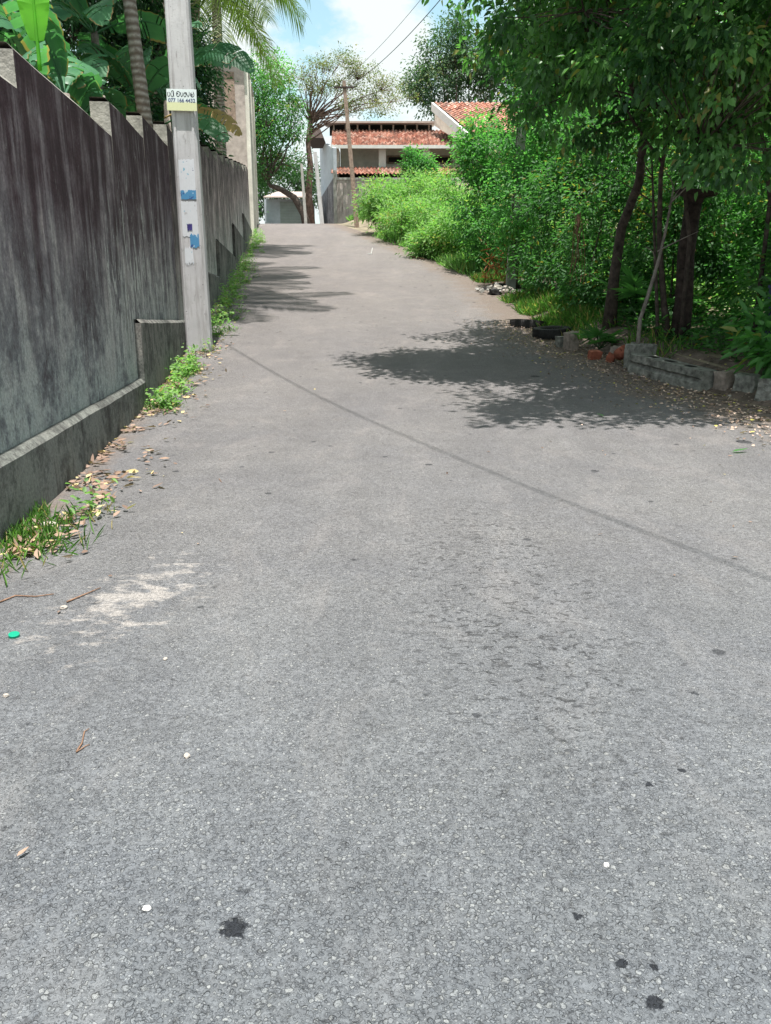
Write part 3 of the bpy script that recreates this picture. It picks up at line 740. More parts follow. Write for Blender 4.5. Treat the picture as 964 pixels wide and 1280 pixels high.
# right gabled wing
g0 = P(541, 133, 66); g1 = P(585, 170, 66)
gx = g0.x; gzt = g0.z
tile_roof('wing_roof', (g1.x+.1, 65.0, g1.z+.1), (P(660, 170, 65).x+3, 65.0, g1.z+.1), (P(660, 130, 68).x+3, 70, P(600, 128, 70).z), (P(543, 131, 70).x, 70, P(600, 128, 70).z), house)
mb = MB()
a = Vector((P(543, 131, 70).x-.06, 70, P(600, 128, 70).z))-H0; b = Vector((g1.x, 64.9, g1.z+.02))-H0
for q, w, m in ((0, .5, 0),):
    dn = Vector((0, 0, -.62)); th = Vector((-.18, 0, 0))
    V = [a, b, b+dn, a+dn, a+th, b+th, b+dn+th, a+dn+th]
    mb.add(V, [(0, 1, 2, 3), (7, 6, 5, 4), (0, 4, 5, 1), (1, 5, 6, 2), (2, 6, 7, 3), (3, 7, 4, 0)])
mb.build('barge_board', M['white'], house)
mb = MB()
V = [a+Vector((.1, .0, -.5)), b+Vector((.1, .3, -.5)), b+Vector((.1, .3, -1.0)), a+Vector((.1, 0, -1.7))]
V2 = [v+Vector((8, 0, 0)) for v in V]; mb.add(V+V2, [(0, 1, 2, 3), (7, 6, 5, 4), (1, 5, 6, 2), (0, 4, 5, 1), (0, 3, 7, 4)]); mb.build('wing_wall', M['plaster'], house)
# blue-grey left flank
sw_ = empty('side_wall_building', (P(418, 240, 66).x, 66, 6)); tag(sw_, 'pale blue grey flank wall with stained base at the left end of the house', 'wall')
q0 = P(417.5, 240, 66.2); q1 = P(401, 240, 80)
def flank(z_a0, z_a1, z_b0, z_b1, mat, nm, off=0):
    A = Vector((q0.x+off, q0.y, 0)); B = Vector((q1.x+off, q1.y, 0)); w = Vector((.25, .02, 0)); O = sw_.location
    V = [Vector((A.x, A.y, z_a0))-O, Vector((B.x, B.y, z_b0))-O, Vector((B.x, B.y, z_b1))-O, Vector((A.x, A.y, z_a1))-O]
    V += [v+w for v in V]; mb = MB(); mb.add(V, [(0, 3, 2, 1), (4, 5, 6, 7), (0, 1, 5, 4), (1, 2, 6, 5), (2, 3, 7, 6), (3, 0, 4, 7)])
    o = mb.build(nm, mat, sw_); a = o.data.attributes.new('hz', 'FLOAT', 'POINT'); a.data.foreach_set('value', [.5]*8); return o
flank(P(417, 222, 66.2).z, P(415, 185, 66.2).z, P(402, 248, 80).z, P(400, 176, 80).z, M['bluewall'], 'sheet_cladding')
flank(5.2, P(417, 222, 66.2).z-.01, 5.2, P(402, 248, 80).z-.01, M['stainwall'], 'base_wall', off=-.03)
mb = MB(); mb.box(P(397, 172, 74)-sw_.location, (1.4, 5, .9), taper=.5); mb.build('tank_hood', M['rust'], sw_)

# grey retaining wall
rw0 = P(421, 222, 64); rw1x = P(625, 222, 64).x
rw = empty('retaining_wall', (rw0.x, 64, 7)); tag(rw, 'grey block retaining wall below the red roofed house', 'wall')
def rwblock(nm, x0, x1, z0, z1, y0, y1, mat):
    mb = MB(); mb.box(((x0+x1)/2-rw0.x, (y0+y1)/2-64, (z0+z1)/2-7), (x1-x0, y1-y0, z1-z0)); o = mb.build(nm, mat, rw)
    a = o.data.attributes.new('hz', 'FLOAT', 'POINT'); a.data.foreach_set('value', [.5]*8)
rwblock('block_face', rw0.x, rw1x, 5, rw0.z-.15, 64, 64.25, M['greyblock'])
rwblock('coping', rw0.x-.05, rw1x, rw0.z-.148, rw0.z, 63.95, 64.3, M['concrete'])
rwblock('end_post', rw0.x-.25, rw0.x-.01, 5, rw0.z+.5, 63.9, 64.2, M['concrete'])

# shop at the far left
sh0 = P(336, 250, 72); sh1 = P(381, 250, 72)
shop = empty('shop', ((sh0.x+sh1.x)/2, 72, 5.6)); tag(shop, 'low grey shop with closed roller shutter and pale roof beyond the crest', 'shop')
O = shop.location; ztop = P(350, 249, 72).z
mb = MB(); mb.box((0, 2.5, (ztop-5.2)/2-.4), (sh1.x-sh0.x+.8, 5, ztop-5.2+.0)); mb.build('wall', M['bluewall'], shop)
ss0 = P(350, 252, 72); ss1 = P(379, 252, 72)
mb = MB(); nn = 16
for k in range(nn):
    z0 = ss0.z-(k+1)*2.0/nn; mb.box(((ss0.x+ss1.x)/2-O.x, -.05, z0-O.z+.06), (ss1.x-ss0.x, .05, 2.0/nn*.86))
mb.build('roller_shutter', M['shutter'], shop)
mb = MB(); ra = P(335, 249, 71); rb = P(372, 236, 74)
V = [(sh0.x-.3-O.x, -1.0, ztop-O.z), (sh1.x+.6-O.x, -1.0, ztop-O.z), (sh1.x-.5-O.x, 4, ztop-O.z+.95), (sh0.x+.2-O.x, 4, ztop-O.z+.95)]
mb.add(V+[(a, b, c+.1) for a, b, c in V], [(3, 2, 1, 0), (4, 5, 6, 7), (0, 1, 5, 4), (1, 2, 6, 5), (2, 3, 7, 6), (3, 0, 4, 7)]); mb.build('roof', M['zinc'], shop)
mb = MB(); mb.box((-1.55, -.35, .95), (.5, .4, 1.2)); mb.build('crate_stack', M['bluewall'], shop)

# ------------------------------------------------------------------ trees in the distance
T = make_tree
T('rain_tree', 'tall spreading tree with feathery flat crown and reddish forked trunk left of the house', 'tree',
  [P(389, 290, 62), P(386, 240, 62), P(388, 205, 62), P(385, 178, 62), P(388, 150, 62)], .28,
  [(*P(u_, v_, 62+random.uniform(-1.5, 2)), rx_, 1.8, .32) for (u_, v_, rx_) in ((378, 98, 1.3), (398, 82, 1.6), (428, 76, 1.8), (452, 88, 1.8), (478, 102, 2.0), (500, 120, 1.6), (460, 118, 2.2), (425, 104, 2.0), (396, 112, 1.6), (372, 128, 1.0), (440, 134, 1.8), (476, 136, 1.5))],
  M['leaf_rain'], M['barkred'], ncl=330, per=26, cr=.42, L=.14, W=.065, limbs=44, twigs=330, shell=.1, hang=.0, limbr=.25, twr=.014, r1=.5)
T('far_tree', 'hazy green tree behind the shop roof', 'tree', [(-12, 96, 5), (-12, 96, 8), (-12, 96, 10)], .3,
  [(*P(345, 225, 96), 3.4, 2, 2.2), (*P(372, 215, 96), 2.8, 2, 2.6), (*P(322, 225, 96), 3.0, 2, 3.2), (*P(340, 250, 96), 3.0, 2, 2), (*P(395, 235, 96), 2.2, 2, 2.0)], M['leaf_teal'], M['bark'], ncl=150, per=60, cr=.8, L=.3, W=.16, limbs=6, twigs=30)
T('dark_leaning_tree', 'old dark tree leaning left over the shop with dense leaf clumps', 'tree',
  [P(386, 292, 60), P(380, 268, 60), P(368, 247, 60), P(352, 237, 60), P(338, 232, 60), P(334, 225, 60)], .3,
  [(*P(340, 140, 60), 2.6, 2.2, 2.3), (*P(345, 175, 60), 2.0, 2, 1.5), (*P(355, 210, 61), 1.9, 2, 1.1), (*P(322, 215, 60), 1.5, 1.5, 1.6), (*P(325, 110, 60), 2.2, 2, 1.6), (*P(318, 165, 60), 1.6, 1.6, 2)],
  M['leaf_mid'], M['bark'], ncl=150, per=60, cr=.55, L=.2, W=.1, limbs=9, twigs=60, shell=.4, limbr=.6)
T('broad_tree', 'bright green tree rising behind the tall left building', 'tree',
  [(-13.5, 62, 5.5), (-13.3, 62, 9), (-13.0, 62, 11)], .3,
  [(*P(318, 120, 62), 3.0, 2.5, 2.6), (*P(330, 95, 63), 2.0, 2.5, 1.8), (*P(312, 180, 62), 1.8, 2, 2.4)],
  M['leaf_hedge'], M['bark'], ncl=110, per=60, cr=.6, L=.2, W=.1, limbs=8, twigs=30)
T('tall_tree', 'large blue green tree standing behind the right end of the house', 'tree',
  [(6.5, 88, 6), (6.3, 88, 12), (6.6, 88, 17)], .6,
  [(*P(575, 95, 88), 4.5, 4, 4.0), (*P(540, 105, 88), 2.6, 3, 2.6), (*P(600, 60, 88), 4.8, 4, 3.6), (*P(560, 60, 88), 2.6, 3, 2.6), (*P(640, 100, 88), 4.5, 4, 5), (*P(525, 128, 88), 1.6, 2, 1.6)],
  M['leaf_teal'], M['bark'], ncl=300, per=80, cr=.8, L=.3, W=.15, limbs=12, twigs=80, shell=.45)

# bare pale-branched tree by the right of the rain tree handled by its own crown; scrub behind the shop
T('shade_tree', 'dark low tree between the shop and the tall left building', 'tree',
  [(-12.4, 70, 5.5), (-12.2, 70, 7), (-12.1, 70, 8)], .2,
  [(-12.4, 70, 8.2, 1.7, 1.8, 1.5), (-13.2, 70, 6.9, 1.6, 1.8, 1.4)], M['leaf_mid'], M['bark'], ncl=60, per=50, cr=.5, L=.2, W=.1, limbs=5, twigs=10)

# ------------------------------------------------------------------ right side trees and hedge
def shrub(name, label, base, ells, lmat, ncl, per, cr, L, W, cat='shrub', group=None, stems=7, shell=.35, hang=.25, bm='bark', sr=.02, filt=None):
    base = Vector(base); r = empty(name, base); tag(r, label, cat, group)
    C, pos, dr, tn = blobs(ells, ncl, per, cr, shell, hang)
    pos = pos[:]; zg = prof(pos[:, 1])+bank(pos[:, 0], pos[:, 1])+.03
    m = pos[:, 2] > zg
    if filt is not None: m &= filt(pos)
    pos, dr, tn = pos[m], dr[m], tn[m]
    mb = MB(); Cl = list(C); random.shuffle(Cl); st = []
    for c in Cl[:stems]:
        s = base+Vector((random.uniform(-.3, .3), random.uniform(-.3, .3), -.05)); s.z = gz(s.x, s.y)-.05
        pts = curve_pts(s, c, 6, .1); mb.tube([q-base for q in pts], [sr*(1.4-i*.18) for i in range(7)], 6); st += pts[2:]
    for c in Cl[stems:stems*6]:
        c = Vector(c); s = min(st, key=lambda q: (q-c).length); pts = curve_pts(s, c, 3, .12)
        mb.tube([q-base for q in pts], [sr*.35, sr*.28, sr*.2, sr*.12], 4)
    mb.build('stems', M[bm], r, True)
    leaves('foliage', lmat, pos-np.array(base), dr, L, W, r, tint=tn)
    return r

def road_clear(pos, m=.15):     # keep low leaves off the carriageway
    return (pos[:, 0] > xr(pos[:, 1])-m-np.maximum(0, (pos[:, 2]-prof(pos[:, 1])-1.0)*.35)) | (pos[:, 2]-prof(pos[:, 1]) > 3.2)
# tall overhanging tree whose shade lies on the road
def over_filt(p):
    # the crown's underside rises as it reaches out over the lane
    lim = 3.95+np.maximum(0, 2.3-p[:, 0])*.85
    return p[:, 2] > lim-(p[:, 0] > 2.6)*np.minimum(1.9, (p[:, 0]-2.6)*.9)
tb = P(762, 400, 15.1); tb.z = gz(tb.x, 15.1)
T('overhanging_tree', 'big dark leaved tree overhanging the road from the right verge and shading it', 'tree',
  [tb+Vector((0, 0, -.1)), P(768, 345, 15.0), P(777, 285, 14.8), P(799, 228, 14.4), P(806, 160, 14.0), P(800, 80, 13.4)], .10,
  [(2.2, 11.4, 6.9, 2.6, 2.6, 1.1), (3.6, 12.6, 6.6, 3.0, 3.2, 1.7), (5.8, 11.0, 6.2, 2.8, 3.2, 1.8), (4.9, 12.4, 4.3, 1.5, 1.6, 1.1), (6.6, 12.2, 4.0, 1.6, 1.6, 1.2), (4.6, 9.0, 5.6, 2.4, 2.0, 1.5), (.6, 11.4, 7.2, 1.5, 1.3, .6), (1.6, 11.6, 7.4, 1.8, 1.9, .7), (1.7, 11.6, 7.3, 1.7, 1.7, .6), (1.9, 11.2, 7.2, 1.6, 1.6, .6), (1.0, 12.0, 7.5, 1.3, 1.2, .5), (.4, 11.9, 7.6, 1.4, 1.1, .5), (.3, 12.0, 7.7, 1.3, .9, .45), (-.15, 12.0, 7.9, 1.0, .7, .4), (3.0, 14.8, 6.2, 2.2, 2.0, 1.8), (8.0, 13, 6.8, 2.6, 3.0, 1.8), (3.4, 9.2, 6.2, 2.2, 1.5, .9), (2.1, 8.2, 6.5, 1.5, 1.0, .5), (2.6, 8.8, 6.6, 1.8, 1.1, .5)],
  M['leaf_near'], M['bark'], ncl=900, per=80, cr=.30, L=.125, W=.078, limbs=16, twigs=330, shell=.1, hang=.5, r1=.55, limbr=.5, filt=over_filt, twr=.022)
# drooping leafy boughs in front
def bough_filt(p):
    u = p[:, 0]/p[:, 1]
    return p[:, 2] > 1.9+np.maximum(0, .34-u)*11.0
T('drooping_tree', 'slim stemmed tree with hanging dark boughs in front of the capped post', 'tree',
  [P(836, 440, 13.6), P(830, 380, 13.6), P(824, 300, 13.5), P(826, 220, 13.0), P(838, 140, 12.4)], .06,
  [(3.2, 10.6, 4.2, 1.7, 1.4, 1.1), (2.6, 12.6, 4.6, 1.2, 1.4, 1.3), (4.6, 10.6, 4.0, 1.6, 1.6, 1.4), (5.6, 10.8, 3.9, 1.4, 1.6, 1.3), (2.6, 11.6, 5.0, 1.4, 1.4, .8), (4.2, 9.2, 4.3, 1.1, .9, .7)],
  M['leaf_near'], M['bark'], ncl=190, per=75, cr=.24, L=.11, W=.066, limbs=9, twigs=150, shell=.1, hang=1.0, limbr=.6, filt=bough_filt, twr=.012)
# thin bare stems
for i, (u0, v0, u1, v1, Yq, lab) in enumerate([(862, 300, 850, 60, 13.2, 'thin bare sapling stem rising behind the capped post'), (822, 405, 815, 200, 13.6, 'thin dark sapling stem left of the capped post'), (963, 250, 925, 40, 12.4, 'crooked dark stem at the right picture edge'), (800, 400, 842, 235, 13, 'slanting pale dead stem leaning to the right in the undergrowth')]):
    a = P(u0, v0, Yq); b = P(u1, v1, Yq); g0_ = Vector((a.x, Yq, gz(a.x, Yq)-.05)); mb = MB()
    mb.tube([Vector((0, 0, 0))]+[q-g0_ for q in curve_pts(a, b, 6, .05)], [.035, .032, .03, .028, .025, .022, .018, .012], 7)
    for k in range(5):
        q = a.lerp(b, random.uniform(.3, 1))-g0_; mb.tube(curve_pts(q, q+Vector((random.uniform(-.8, .8), random.uniform(-.4, .4), random.uniform(.1, .8))), 4, .15), [.012, .01, .008, .006, .004], 5)
    o = mb.build('sapling', M['barkgrey'] if i == 3 else M['bark'], None, True); o.location = g0_; tag(o, lab, 'sapling')

hedges = [
 ('leafy_shrub', 'tall bright green shrub at the far end of the right hedge', 3.55, 28.5, [(3.75, 28.5, 3.8, 1.2, 1.6, 1.7), (2.85, 28.6, 4.5, .7, 1.1, 2.0), (3.2, 28.6, 6.0, .8, 1.1, 1.1), (4.2, 28.5, 5.5, 1.2, 1.5, 1.3), (3.9, 28, 2.9, .9, 1.5, .9), (5.2, 28.6, 5.3, 1.4, 1.5, 1.7)], 'leaf_hedge', 300, 75, .34, .13, .065),
 ('leafy_shrub', 'light green shrub wrapped round the concrete pole in the hedge', 4.0, 24.0, [(4.0, 23.7, 4.0, 1.05, 1.4, 1.3), (4.2, 23.6, 5.6, 1.1, 1.4, 1.5), (4.1, 23.9, 2.8, .7, 1.1, .9), (4.4, 23.5, 7.6, 1.0, 1.2, 1.2), (5.4, 24.6, 5.8, 1.3, 1.5, 1.3)], 'leaf_hedge', 240, 75, .33, .12, .06),
 ('leafy_shrub', 'mid green shrub behind the grassy verge with the two tyres', 4.1, 20.6, [(4.5, 20.6, 3.1, 1.1, 1.5, 1.5), (5.4, 20.4, 4.6, 1.4, 1.6, 1.5), (4.0, 20.4, 1.9, .7, 1.3, .7)], 'leaf_mid', 250, 80, .32, .115, .055),
 ('leafy_shrub', 'dense shrub with hanging brown twigs behind the lying tyre', 4.45, 17.6, [(4.8, 17.6, 2.4, 1.1, 1.2, 1.4), (5.6, 17.4, 3.9, 1.4, 1.3, 1.3), (4.4, 17.5, 1.5, .7, 1.1, .6)], 'leaf_mid', 240, 80, .3, .105, .05),
 ('leafy_shrub', 'shady shrub behind the orange bricks', 5.3, 15.8, [(5.5, 15.8, 2.0, 1.1, .9, 1.1), (6.3, 15.8, 3.2, 1.4, 1, 1.2)], 'leaf_mid', 170, 75, .28, .1, .045),
 ('leafy_shrub', 'shady undergrowth bush behind the capped post', 7.0, 14.8, [(7.0, 14.8, 1.5, 1.4, .9, .9), (7.6, 15, 2.6, 1.5, 1, .9)], 'leaf_hedge', 150, 65, .28, .11, .05),
 ('leafy_shrub', 'broad leaved bush at the right picture edge in front of the blue barrel', 5.6, 10.55, [(5.55, 10.7, .95, .75, .7, .5), (5.9, 10.6, 1.6, .5, .5, .7), (5.2, 10.6, .72, .45, .4, .25)], 'leaf_hedge', 80, 36, .24, .17, .075),
 ('leafy_shrub', 'dark glossy bush between the capped post and the blue barrel', 6.4, 12.0, [(6.3, 12.0, 1.4, .9, .7, .9), (6.9, 12.2, 2.6, 1.1, .8, 1.1)], 'leaf_near', 150, 60, .26, .13, .06),
 ('leafy_shrub', 'sunlit bush growing well behind the overhanging tree trunk', 8.0, 19.5, [(7.6, 19.5, 2.3, 2.2, 1.6, 1.6), (8.4, 19.5, 4.2, 2.2, 1.6, 1.6)], 'leaf_hedge', 220, 70, .4, .14, .065),
 ('leafy_shrub', 'sunlit bush far back at the right behind the capped post', 11.5, 20, [(11, 20, 2.4, 2.2, 1.6, 1.7), (11.5, 20.5, 4.6, 2.4, 1.6, 1.8)], 'leaf_weed', 220, 70, .42, .15, .07),
]
for nm, lab, x, Y, el, mt, ncl, per, cr, L_, W_ in hedges:
    shrub(nm, lab, (x, Y, gz(x, Y)), el, M[mt], int(ncl*.85), per, cr*.9, L_, W_, filt=road_clear, shell=.5)
# taller trees behind the hedge
for (lab, x, Y, el, mt, ncl) in [
  ('tall tree with light leaves behind the middle of the right hedge', 8.5, 31, [(8.0, 31, 7.2, 2.4, 2, 2.2), (6.2, 31.5, 8.4, 1.6, 1.8, 1.6), (9.5, 31, 9.4, 2.6, 2, 2.4)], 'leaf_mid', 260),
  ('tall sunlit tree behind the capped post', 12, 27, [(11, 27, 6.2, 3, 2.4, 3), (13.5, 27, 8.5, 3, 2.4, 3), (9.5, 28, 9.5, 2.5, 2, 2)], 'leaf_hedge', 300),
  ('tall tree closing the view at the far right edge', 14.5, 24, [(15, 24, 5.5, 2.6, 2.2, 3), (16, 24, 9, 2.8, 2.4, 3)], 'leaf_mid', 230),
  ('big round crowned tree deep behind the right hedge', 16, 38, [(14, 38, 8, 4, 3, 4), (19, 38, 10, 4.5, 3, 5), (10, 38, 9, 3.5, 3, 3.6)], 'leaf_mid', 300)]:
    T('garden_tree', lab, 'tree', [(x, Y, gz(x, Y)-.1), (x+.2, Y, 4), (x, Y, 6.2)], .2, el, M[mt], M['bark'], ncl=ncl, per=65, cr=.55, L=.17, W=.08, limbs=9, twigs=60, shell=.3)

# green bank: lush bushes and grass in front of the house
bankb = [(478, 240, 44, 1.3, 1.0, 'round light green bush in the middle of the bank'), (515, 235, 46, 1.6, 1.1, 'pale green bush below the retaining wall'), (500, 262, 40, 1.2, .8, 'low light green bush nearest the left end of the bank'),
         (545, 265, 38, 1.3, .9, 'bushy plant right of the bank centre'), (562, 285, 33, .9, .8, 'leafy bush beside the far hedge end'), (535, 300, 34, .6, .5, 'small weedy bush at the road edge of the bank'), (560, 240, 42, 1.4, 1.1, 'tall bush where bank meets hedge')]
for (u, v, Y, rx_, rz_, lab) in bankb:
    c = P(u, v, Y); zg = gz(c.x, Y)
    shrub('bank_bush', lab, (c.x, Y, zg), [(c.x, Y, c.z-.1, rx_, 1.3, rz_*.85), (c.x+.3, Y+.4, max(zg+.3, c.z-.9), rx_*1.15, 1.4, rz_*.9)], M['leaf_weed'], 105, 60, .34, .15, .06, group=None, stems=5, shell=.3, hang=0)
q = P(523, 225, 60); gq = gz(q.x, 60)
shrub('young_tree', 'small upright tree in front of the veranda', (q.x, 60, gq), [(*P(523, 205, 60), .95, .8, 1.5), (*P(534, 218, 60), .8, .7, 1.0), (*P(515, 218, 60), .6, .7, .8)], M['leaf_hedge'], 70, 45, .35, .2, .1, cat='tree', stems=4)

# grass and weeds (uncountable)
def grass(name, pts, h, w, mat, spread=.5, label=None, cat='grass', n_each=1):
    pts = np.array(pts); k = len(pts)
    d = np.stack([R.normal(0, spread, k), R.normal(0, spread, k), np.ones(k)], 1)
    nr = np.stack([R.normal(0, 1, k), R.normal(0, 1, k), np.zeros(k)], 1)
    o = leaves(name, mat, pts, d, h, w, None, droop=.3, nrm=nr); tag(o, label, cat, kind='stuff'); return o
pts = []
while len(pts) < 26000:
    Y = random.uniform(27, 62); d = abs(random.gauss(0, 1))*2.2+random.uniform(-.12, .5)
    x = float(xr(Y))+d
    if noise.noise(Vector((x*.6, Y*.6, 1))) > (-.28 if Y < 44 else .12) and not (Y > 46 and d < 1.6): pts.append((x, Y, gz(x, Y)-.02))
grass('bank_grass', pts, .38, .035, M['leaf_weed'], .5, 'light green grass covering the right bank')
pts = []
while len(pts) < 9000:
    Y = random.uniform(12.6, 27); d = abs(random.gauss(0, .4))+random.uniform(-.05, .3)
    x = float(xr(Y))+d+.1
    dens = .12 if Y < 16 else .75
    if random.random() < dens and noise.noise(Vector((x*1.2, Y*.8, 4))) > -.15 and not (21.5 < Y < 25.6 and d < 1.1): pts.append((x, Y, gz(x, Y)-.01))
grass('verge_grass', pts, .20, .02, M['grass'], .6, 'short green grass along the right road edge')
# left-side weeds: clumps along the wall foot
clumps = []
for (Ya, Yb, dens) in [(4.6, 5.5, 10), (9.3, 10.3, 8), (10.3, 12.6, 11), (12.6, 15.2, 10), (15.6, 22, 28), (22, 44, 90)]:
    for k in range(int(dens)):
        Y = random.uniform(Ya, Yb); off = .12+abs(random.gauss(0, .16 if Y < 16 else .26)); (clumps.append((Y, off)) if noise.noise(Vector((Y*1.1, 3, 0))) > -.12 else None)
pts = []; lp = []
for Y, off in clumps:
    for k in range(80 if Y < 16 else 60):
        yy = Y+random.gauss(0, .16); x = wx(yy)+.1+abs(off+random.gauss(0, .07)); (pts if random.random() < .5 else lp).append((x, yy, float(prof(yy))))
for (cx_, cy_, s, n_) in [(-2.42, 4.95, .18, 900), (-2.55, 5.35, .1, 400), (-2.1, 4.6, .12, 110), (-2.25, 4.15, .10, 90), (-2.2, 3.9, .08, 60)]:
    for k in range(n_):
        x = cx_+random.gauss(0, s); yy = cy_+random.gauss(0, s*1.1)
        if x > wx(yy)+.09: pts.append((x, yy, float(prof(yy))))
grass('wall_foot_grass', pts, .10, .008, M['grass'], .75, 'thin grass growing at the foot of the left wall')
lp = np.array(lp); k = len(lp)
lp2 = lp+np.stack([np.zeros(k), np.zeros(k), R.uniform(.02, .24, k)*np.where(lp[:, 1] > 16, 1.7, 1.0)], 1)
o = leaves('wall_foot_weeds', M['leaf_weed'], lp2, R.normal(0, 1, (k, 3))*np.array([1, 1, .4])+np.array([0, 0, .3]), .065, .035); tag(o, 'small leafy weeds along the foot of the left wall', 'weeds', kind='stuff')
# undergrowth in the shade on the right
k = 5200; yy = R.uniform(8.5, 17.5, k); xx = xr(yy)+.9+np.abs(R.normal(0, 1.6, k)); m_ = (R.uniform(0, 1, k) < .75); xx, yy = xx[m_], yy[m_]; k = len(xx)
zz = prof(yy)+bank(xx, yy)+np.abs(R.normal(0, .16, k))
o = leaves('undergrowth', M['leaf_mid'], np.stack([xx, yy, zz], 1), R.normal(0, 1, (k, 3))*np.array([1, 1, .4])+np.array([0, 0, .3]), .13, .06); tag(o, 'low leafy undergrowth on the shaded right verge', 'undergrowth', kind='stuff')
k = 9000; yy = R.uniform(17, 42, k); xx = xr(yy)+3+np.abs(R.normal(0, 6, k)); zz = prof(yy)+bank(xx, yy)+np.abs(R.normal(0, .3, k))
o = leaves('scrub', M['leaf_weed'], np.stack([xx, yy, zz], 1), R.normal(0, 1, (k, 3))*np.array([1, 1, .4])+np.array([0, 0, .4]), .3, .13); tag(o, 'bright green scrub covering the plot behind the hedge', 'scrub', kind='stuff')

# leaf litter and gravel (uncountable)
def litter(name, n, fx, fy, mat, L, W, label, filt=None, lift=.012):
    xs, ys = fx(n), None
    return None
k = 1900; yy = np.abs(R.normal(0, 1, k)); yy = R.uniform(4.3, 16, k); xx = wx(yy)+.1+np.abs(R.normal(0, .26, k))
keep = np.array([noise.noise(Vector((a*2.2, b*1.5, 8))) > -.05 for a, b in zip(xx, yy)]); xx, yy = xx[keep], yy[keep]; k = len(xx)
o = leaves('leaf_litter', M['litter'], np.stack([xx, yy, prof(yy)+.014+R.uniform(0, .02, k)], 1), np.stack([R.normal(0, 1, k), R.normal(0, 1, k), R.normal(0, .12, k)], 1), .085, .034, droop=-.15); tag(o, 'dry brown leaf litter at the foot of the left wall', 'leaf litter', kind='stuff')
k = 4200; yy = R.uniform(7.5, 18, k); xx = xr(yy)+R.normal(-.05, .55, k)
o = leaves('leaf_litter', M['litterpale'], np.stack([xx, yy, prof(yy)+bank(xx, yy)+.016+R.uniform(0, .012, k)], 1), np.stack([R.normal(0, 1, k), R.normal(0, 1, k), R.normal(0, .1, k)], 1), .042, .026, droop=-.1); tag(o, 'pale dry leaves and chips scattered on the right verge', 'leaf litter', kind='stuff')
k = 260; yy = R.uniform(2.5, 22, k); xx = R.uniform(-2.2, 4, k)
xx = np.clip(xx, wx(yy)+.3, xr(yy)); w_ = R.uniform(0, 1, k) < np.clip(np.abs(xx-.2)/3.5, .08, 1); xx, yy = xx[w_], yy[w_]; k = len(xx)
o = leaves('scattered_leaves', M['litter'], np.stack([xx, yy, prof(yy)+.012+0*yy], 1), np.stack([R.normal(0, 1, k), R.normal(0, 1, k), R.normal(0, .08, k)], 1), .035, .016, droop=-.1); tag(o, 'tiny dry leaves and crumbs lying on the asphalt', 'leaf litter', kind='stuff')

# ------------------------------------------------------------------ palms and bananas behind the left wall
def frond_leaves(base, az, el, length, droop, nl, lw, ll, mats, root, name='frond', twist=0, tintb=None):
    """arched rachis with rows of leaflets, one mesh"""
    n = 16; pts = []; d = Vector((math.cos(az)*math.cos(el), math.sin(az)*math.cos(el), math.sin(el))); p = Vector(base)
    for i in range(n+1):
        pts.append(p.copy()); p = p+d*(length/n); d = (d+Vector((0, 0, -droop/n))).normalized()
    V = []; F = []; tn = []
    mb = MB(); mb.tube(pts, [max(.006, .028*(1-i/n)) for i in range(n+1)], 5)
    V = list(mb.v); F = list(mb.f); tn = [.5]*len(V)
    tb_ = random.uniform(.2, .7) if tintb is None else tintb
    for k in range(nl):
        t = .12+.88*(k+.5)/nl; f = t*n; i = min(n-1, int(f)); q = pts[i].lerp(pts[i+1], f-i); ax = (pts[i+1]-pts[i]).normalized()
        side0 = ax.cross(Vector((0, 0, 1))).normalized()
        for s in (-1, 1):
            ln = ll*(.35+.9*math.sin(math.pi*min(1, t*.9+.06)))*random.uniform(.85, 1.1)
            dd = (side0*s*1.0+ax*.75+Vector((0, 0, random.uniform(-.25, .2)))).normalized()
            b = len(V); w = lw*random.uniform(.8, 1.2); wv = ax*w*.5; p1_ = q+dd*ln*.5+Vector((0, 0, -.06*ln)); p2_ = q+dd*ln+Vector((0, 0, -ln*random.uniform(.28, .55)))
            V += [tuple(q-wv*.5), tuple(q+wv*.5), tuple(p1_+wv), tuple(p1_-wv), tuple(p2_)]
            F += [(b, b+1, b+2, b+3), (b+3, b+2, b+4)]; tn += [min(1, max(0, tb_+random.gauss(0, .12)))]*5
    o = mesh_obj(name, V, F, mats, root); a = o.data.attributes.new('tint', 'FLOAT', 'POINT'); a.data.foreach_set('value', tn)
    return o
def palm(name, label, base, top, r, nf, fl, droop, ringed=True, ll=.75, lw=.05, mat='barkgrey', azs=None, group=None):
    base = Vector(base); top = Vector(top); root = empty(name, base); tag(root, label, 'palm tree', group)
    mb = MB(); n = 60; pts = []; rr = []
    for i in range(n+1):
        t = i/n; pts.append((top-base)*t+Vector((-.06*math.sin(t*3.0)*(top-base).length*.25, 0, 0))*(1-t)); rr.append(r*(1.25-.4*t)*(1.07 if i % 2 else 1.0))
    mb.tube(pts, rr, 10); mb.build('trunk', M[mat], root, True)
    for k in range(nf):
        az = 2*math.pi*k/nf*1.0+random.uniform(-.2, .2) if azs is None else azs[k % len(azs)]
        frond_leaves(pts[-1], az, random.uniform(-.25, .95), fl*random.uniform(.85, 1.1), droop*random.uniform(.8, 1.25), 46, lw, ll, M['frond'], root)
    return root
n = NT('ringed_palm_bark'); p = n.pos(); w_ = n.node('ShaderNodeTexWave', wave_type='BANDS', bands_direction='Z'); n.link(p, w_.inputs[0]); w_.inputs['Scale'].default_value = 2.6; w_.inputs['Distortion'].default_value = 3; w_.inputs['Detail'].default_value = 3
cc = n.mix(w_.outputs['Fac'], (.15, .12, .10), (.36, .33, .30)); n.col(n.mix(n.ramp(n.noise(p, 9, 5, .7), [(.45, 0), (.65, .7)]), cc, (.12, .085, .065))); n.bump(w_.outputs['Fac'], .4, .02); M['palmbark'] = n.m
a0 = P(197, 160, 16.4); 
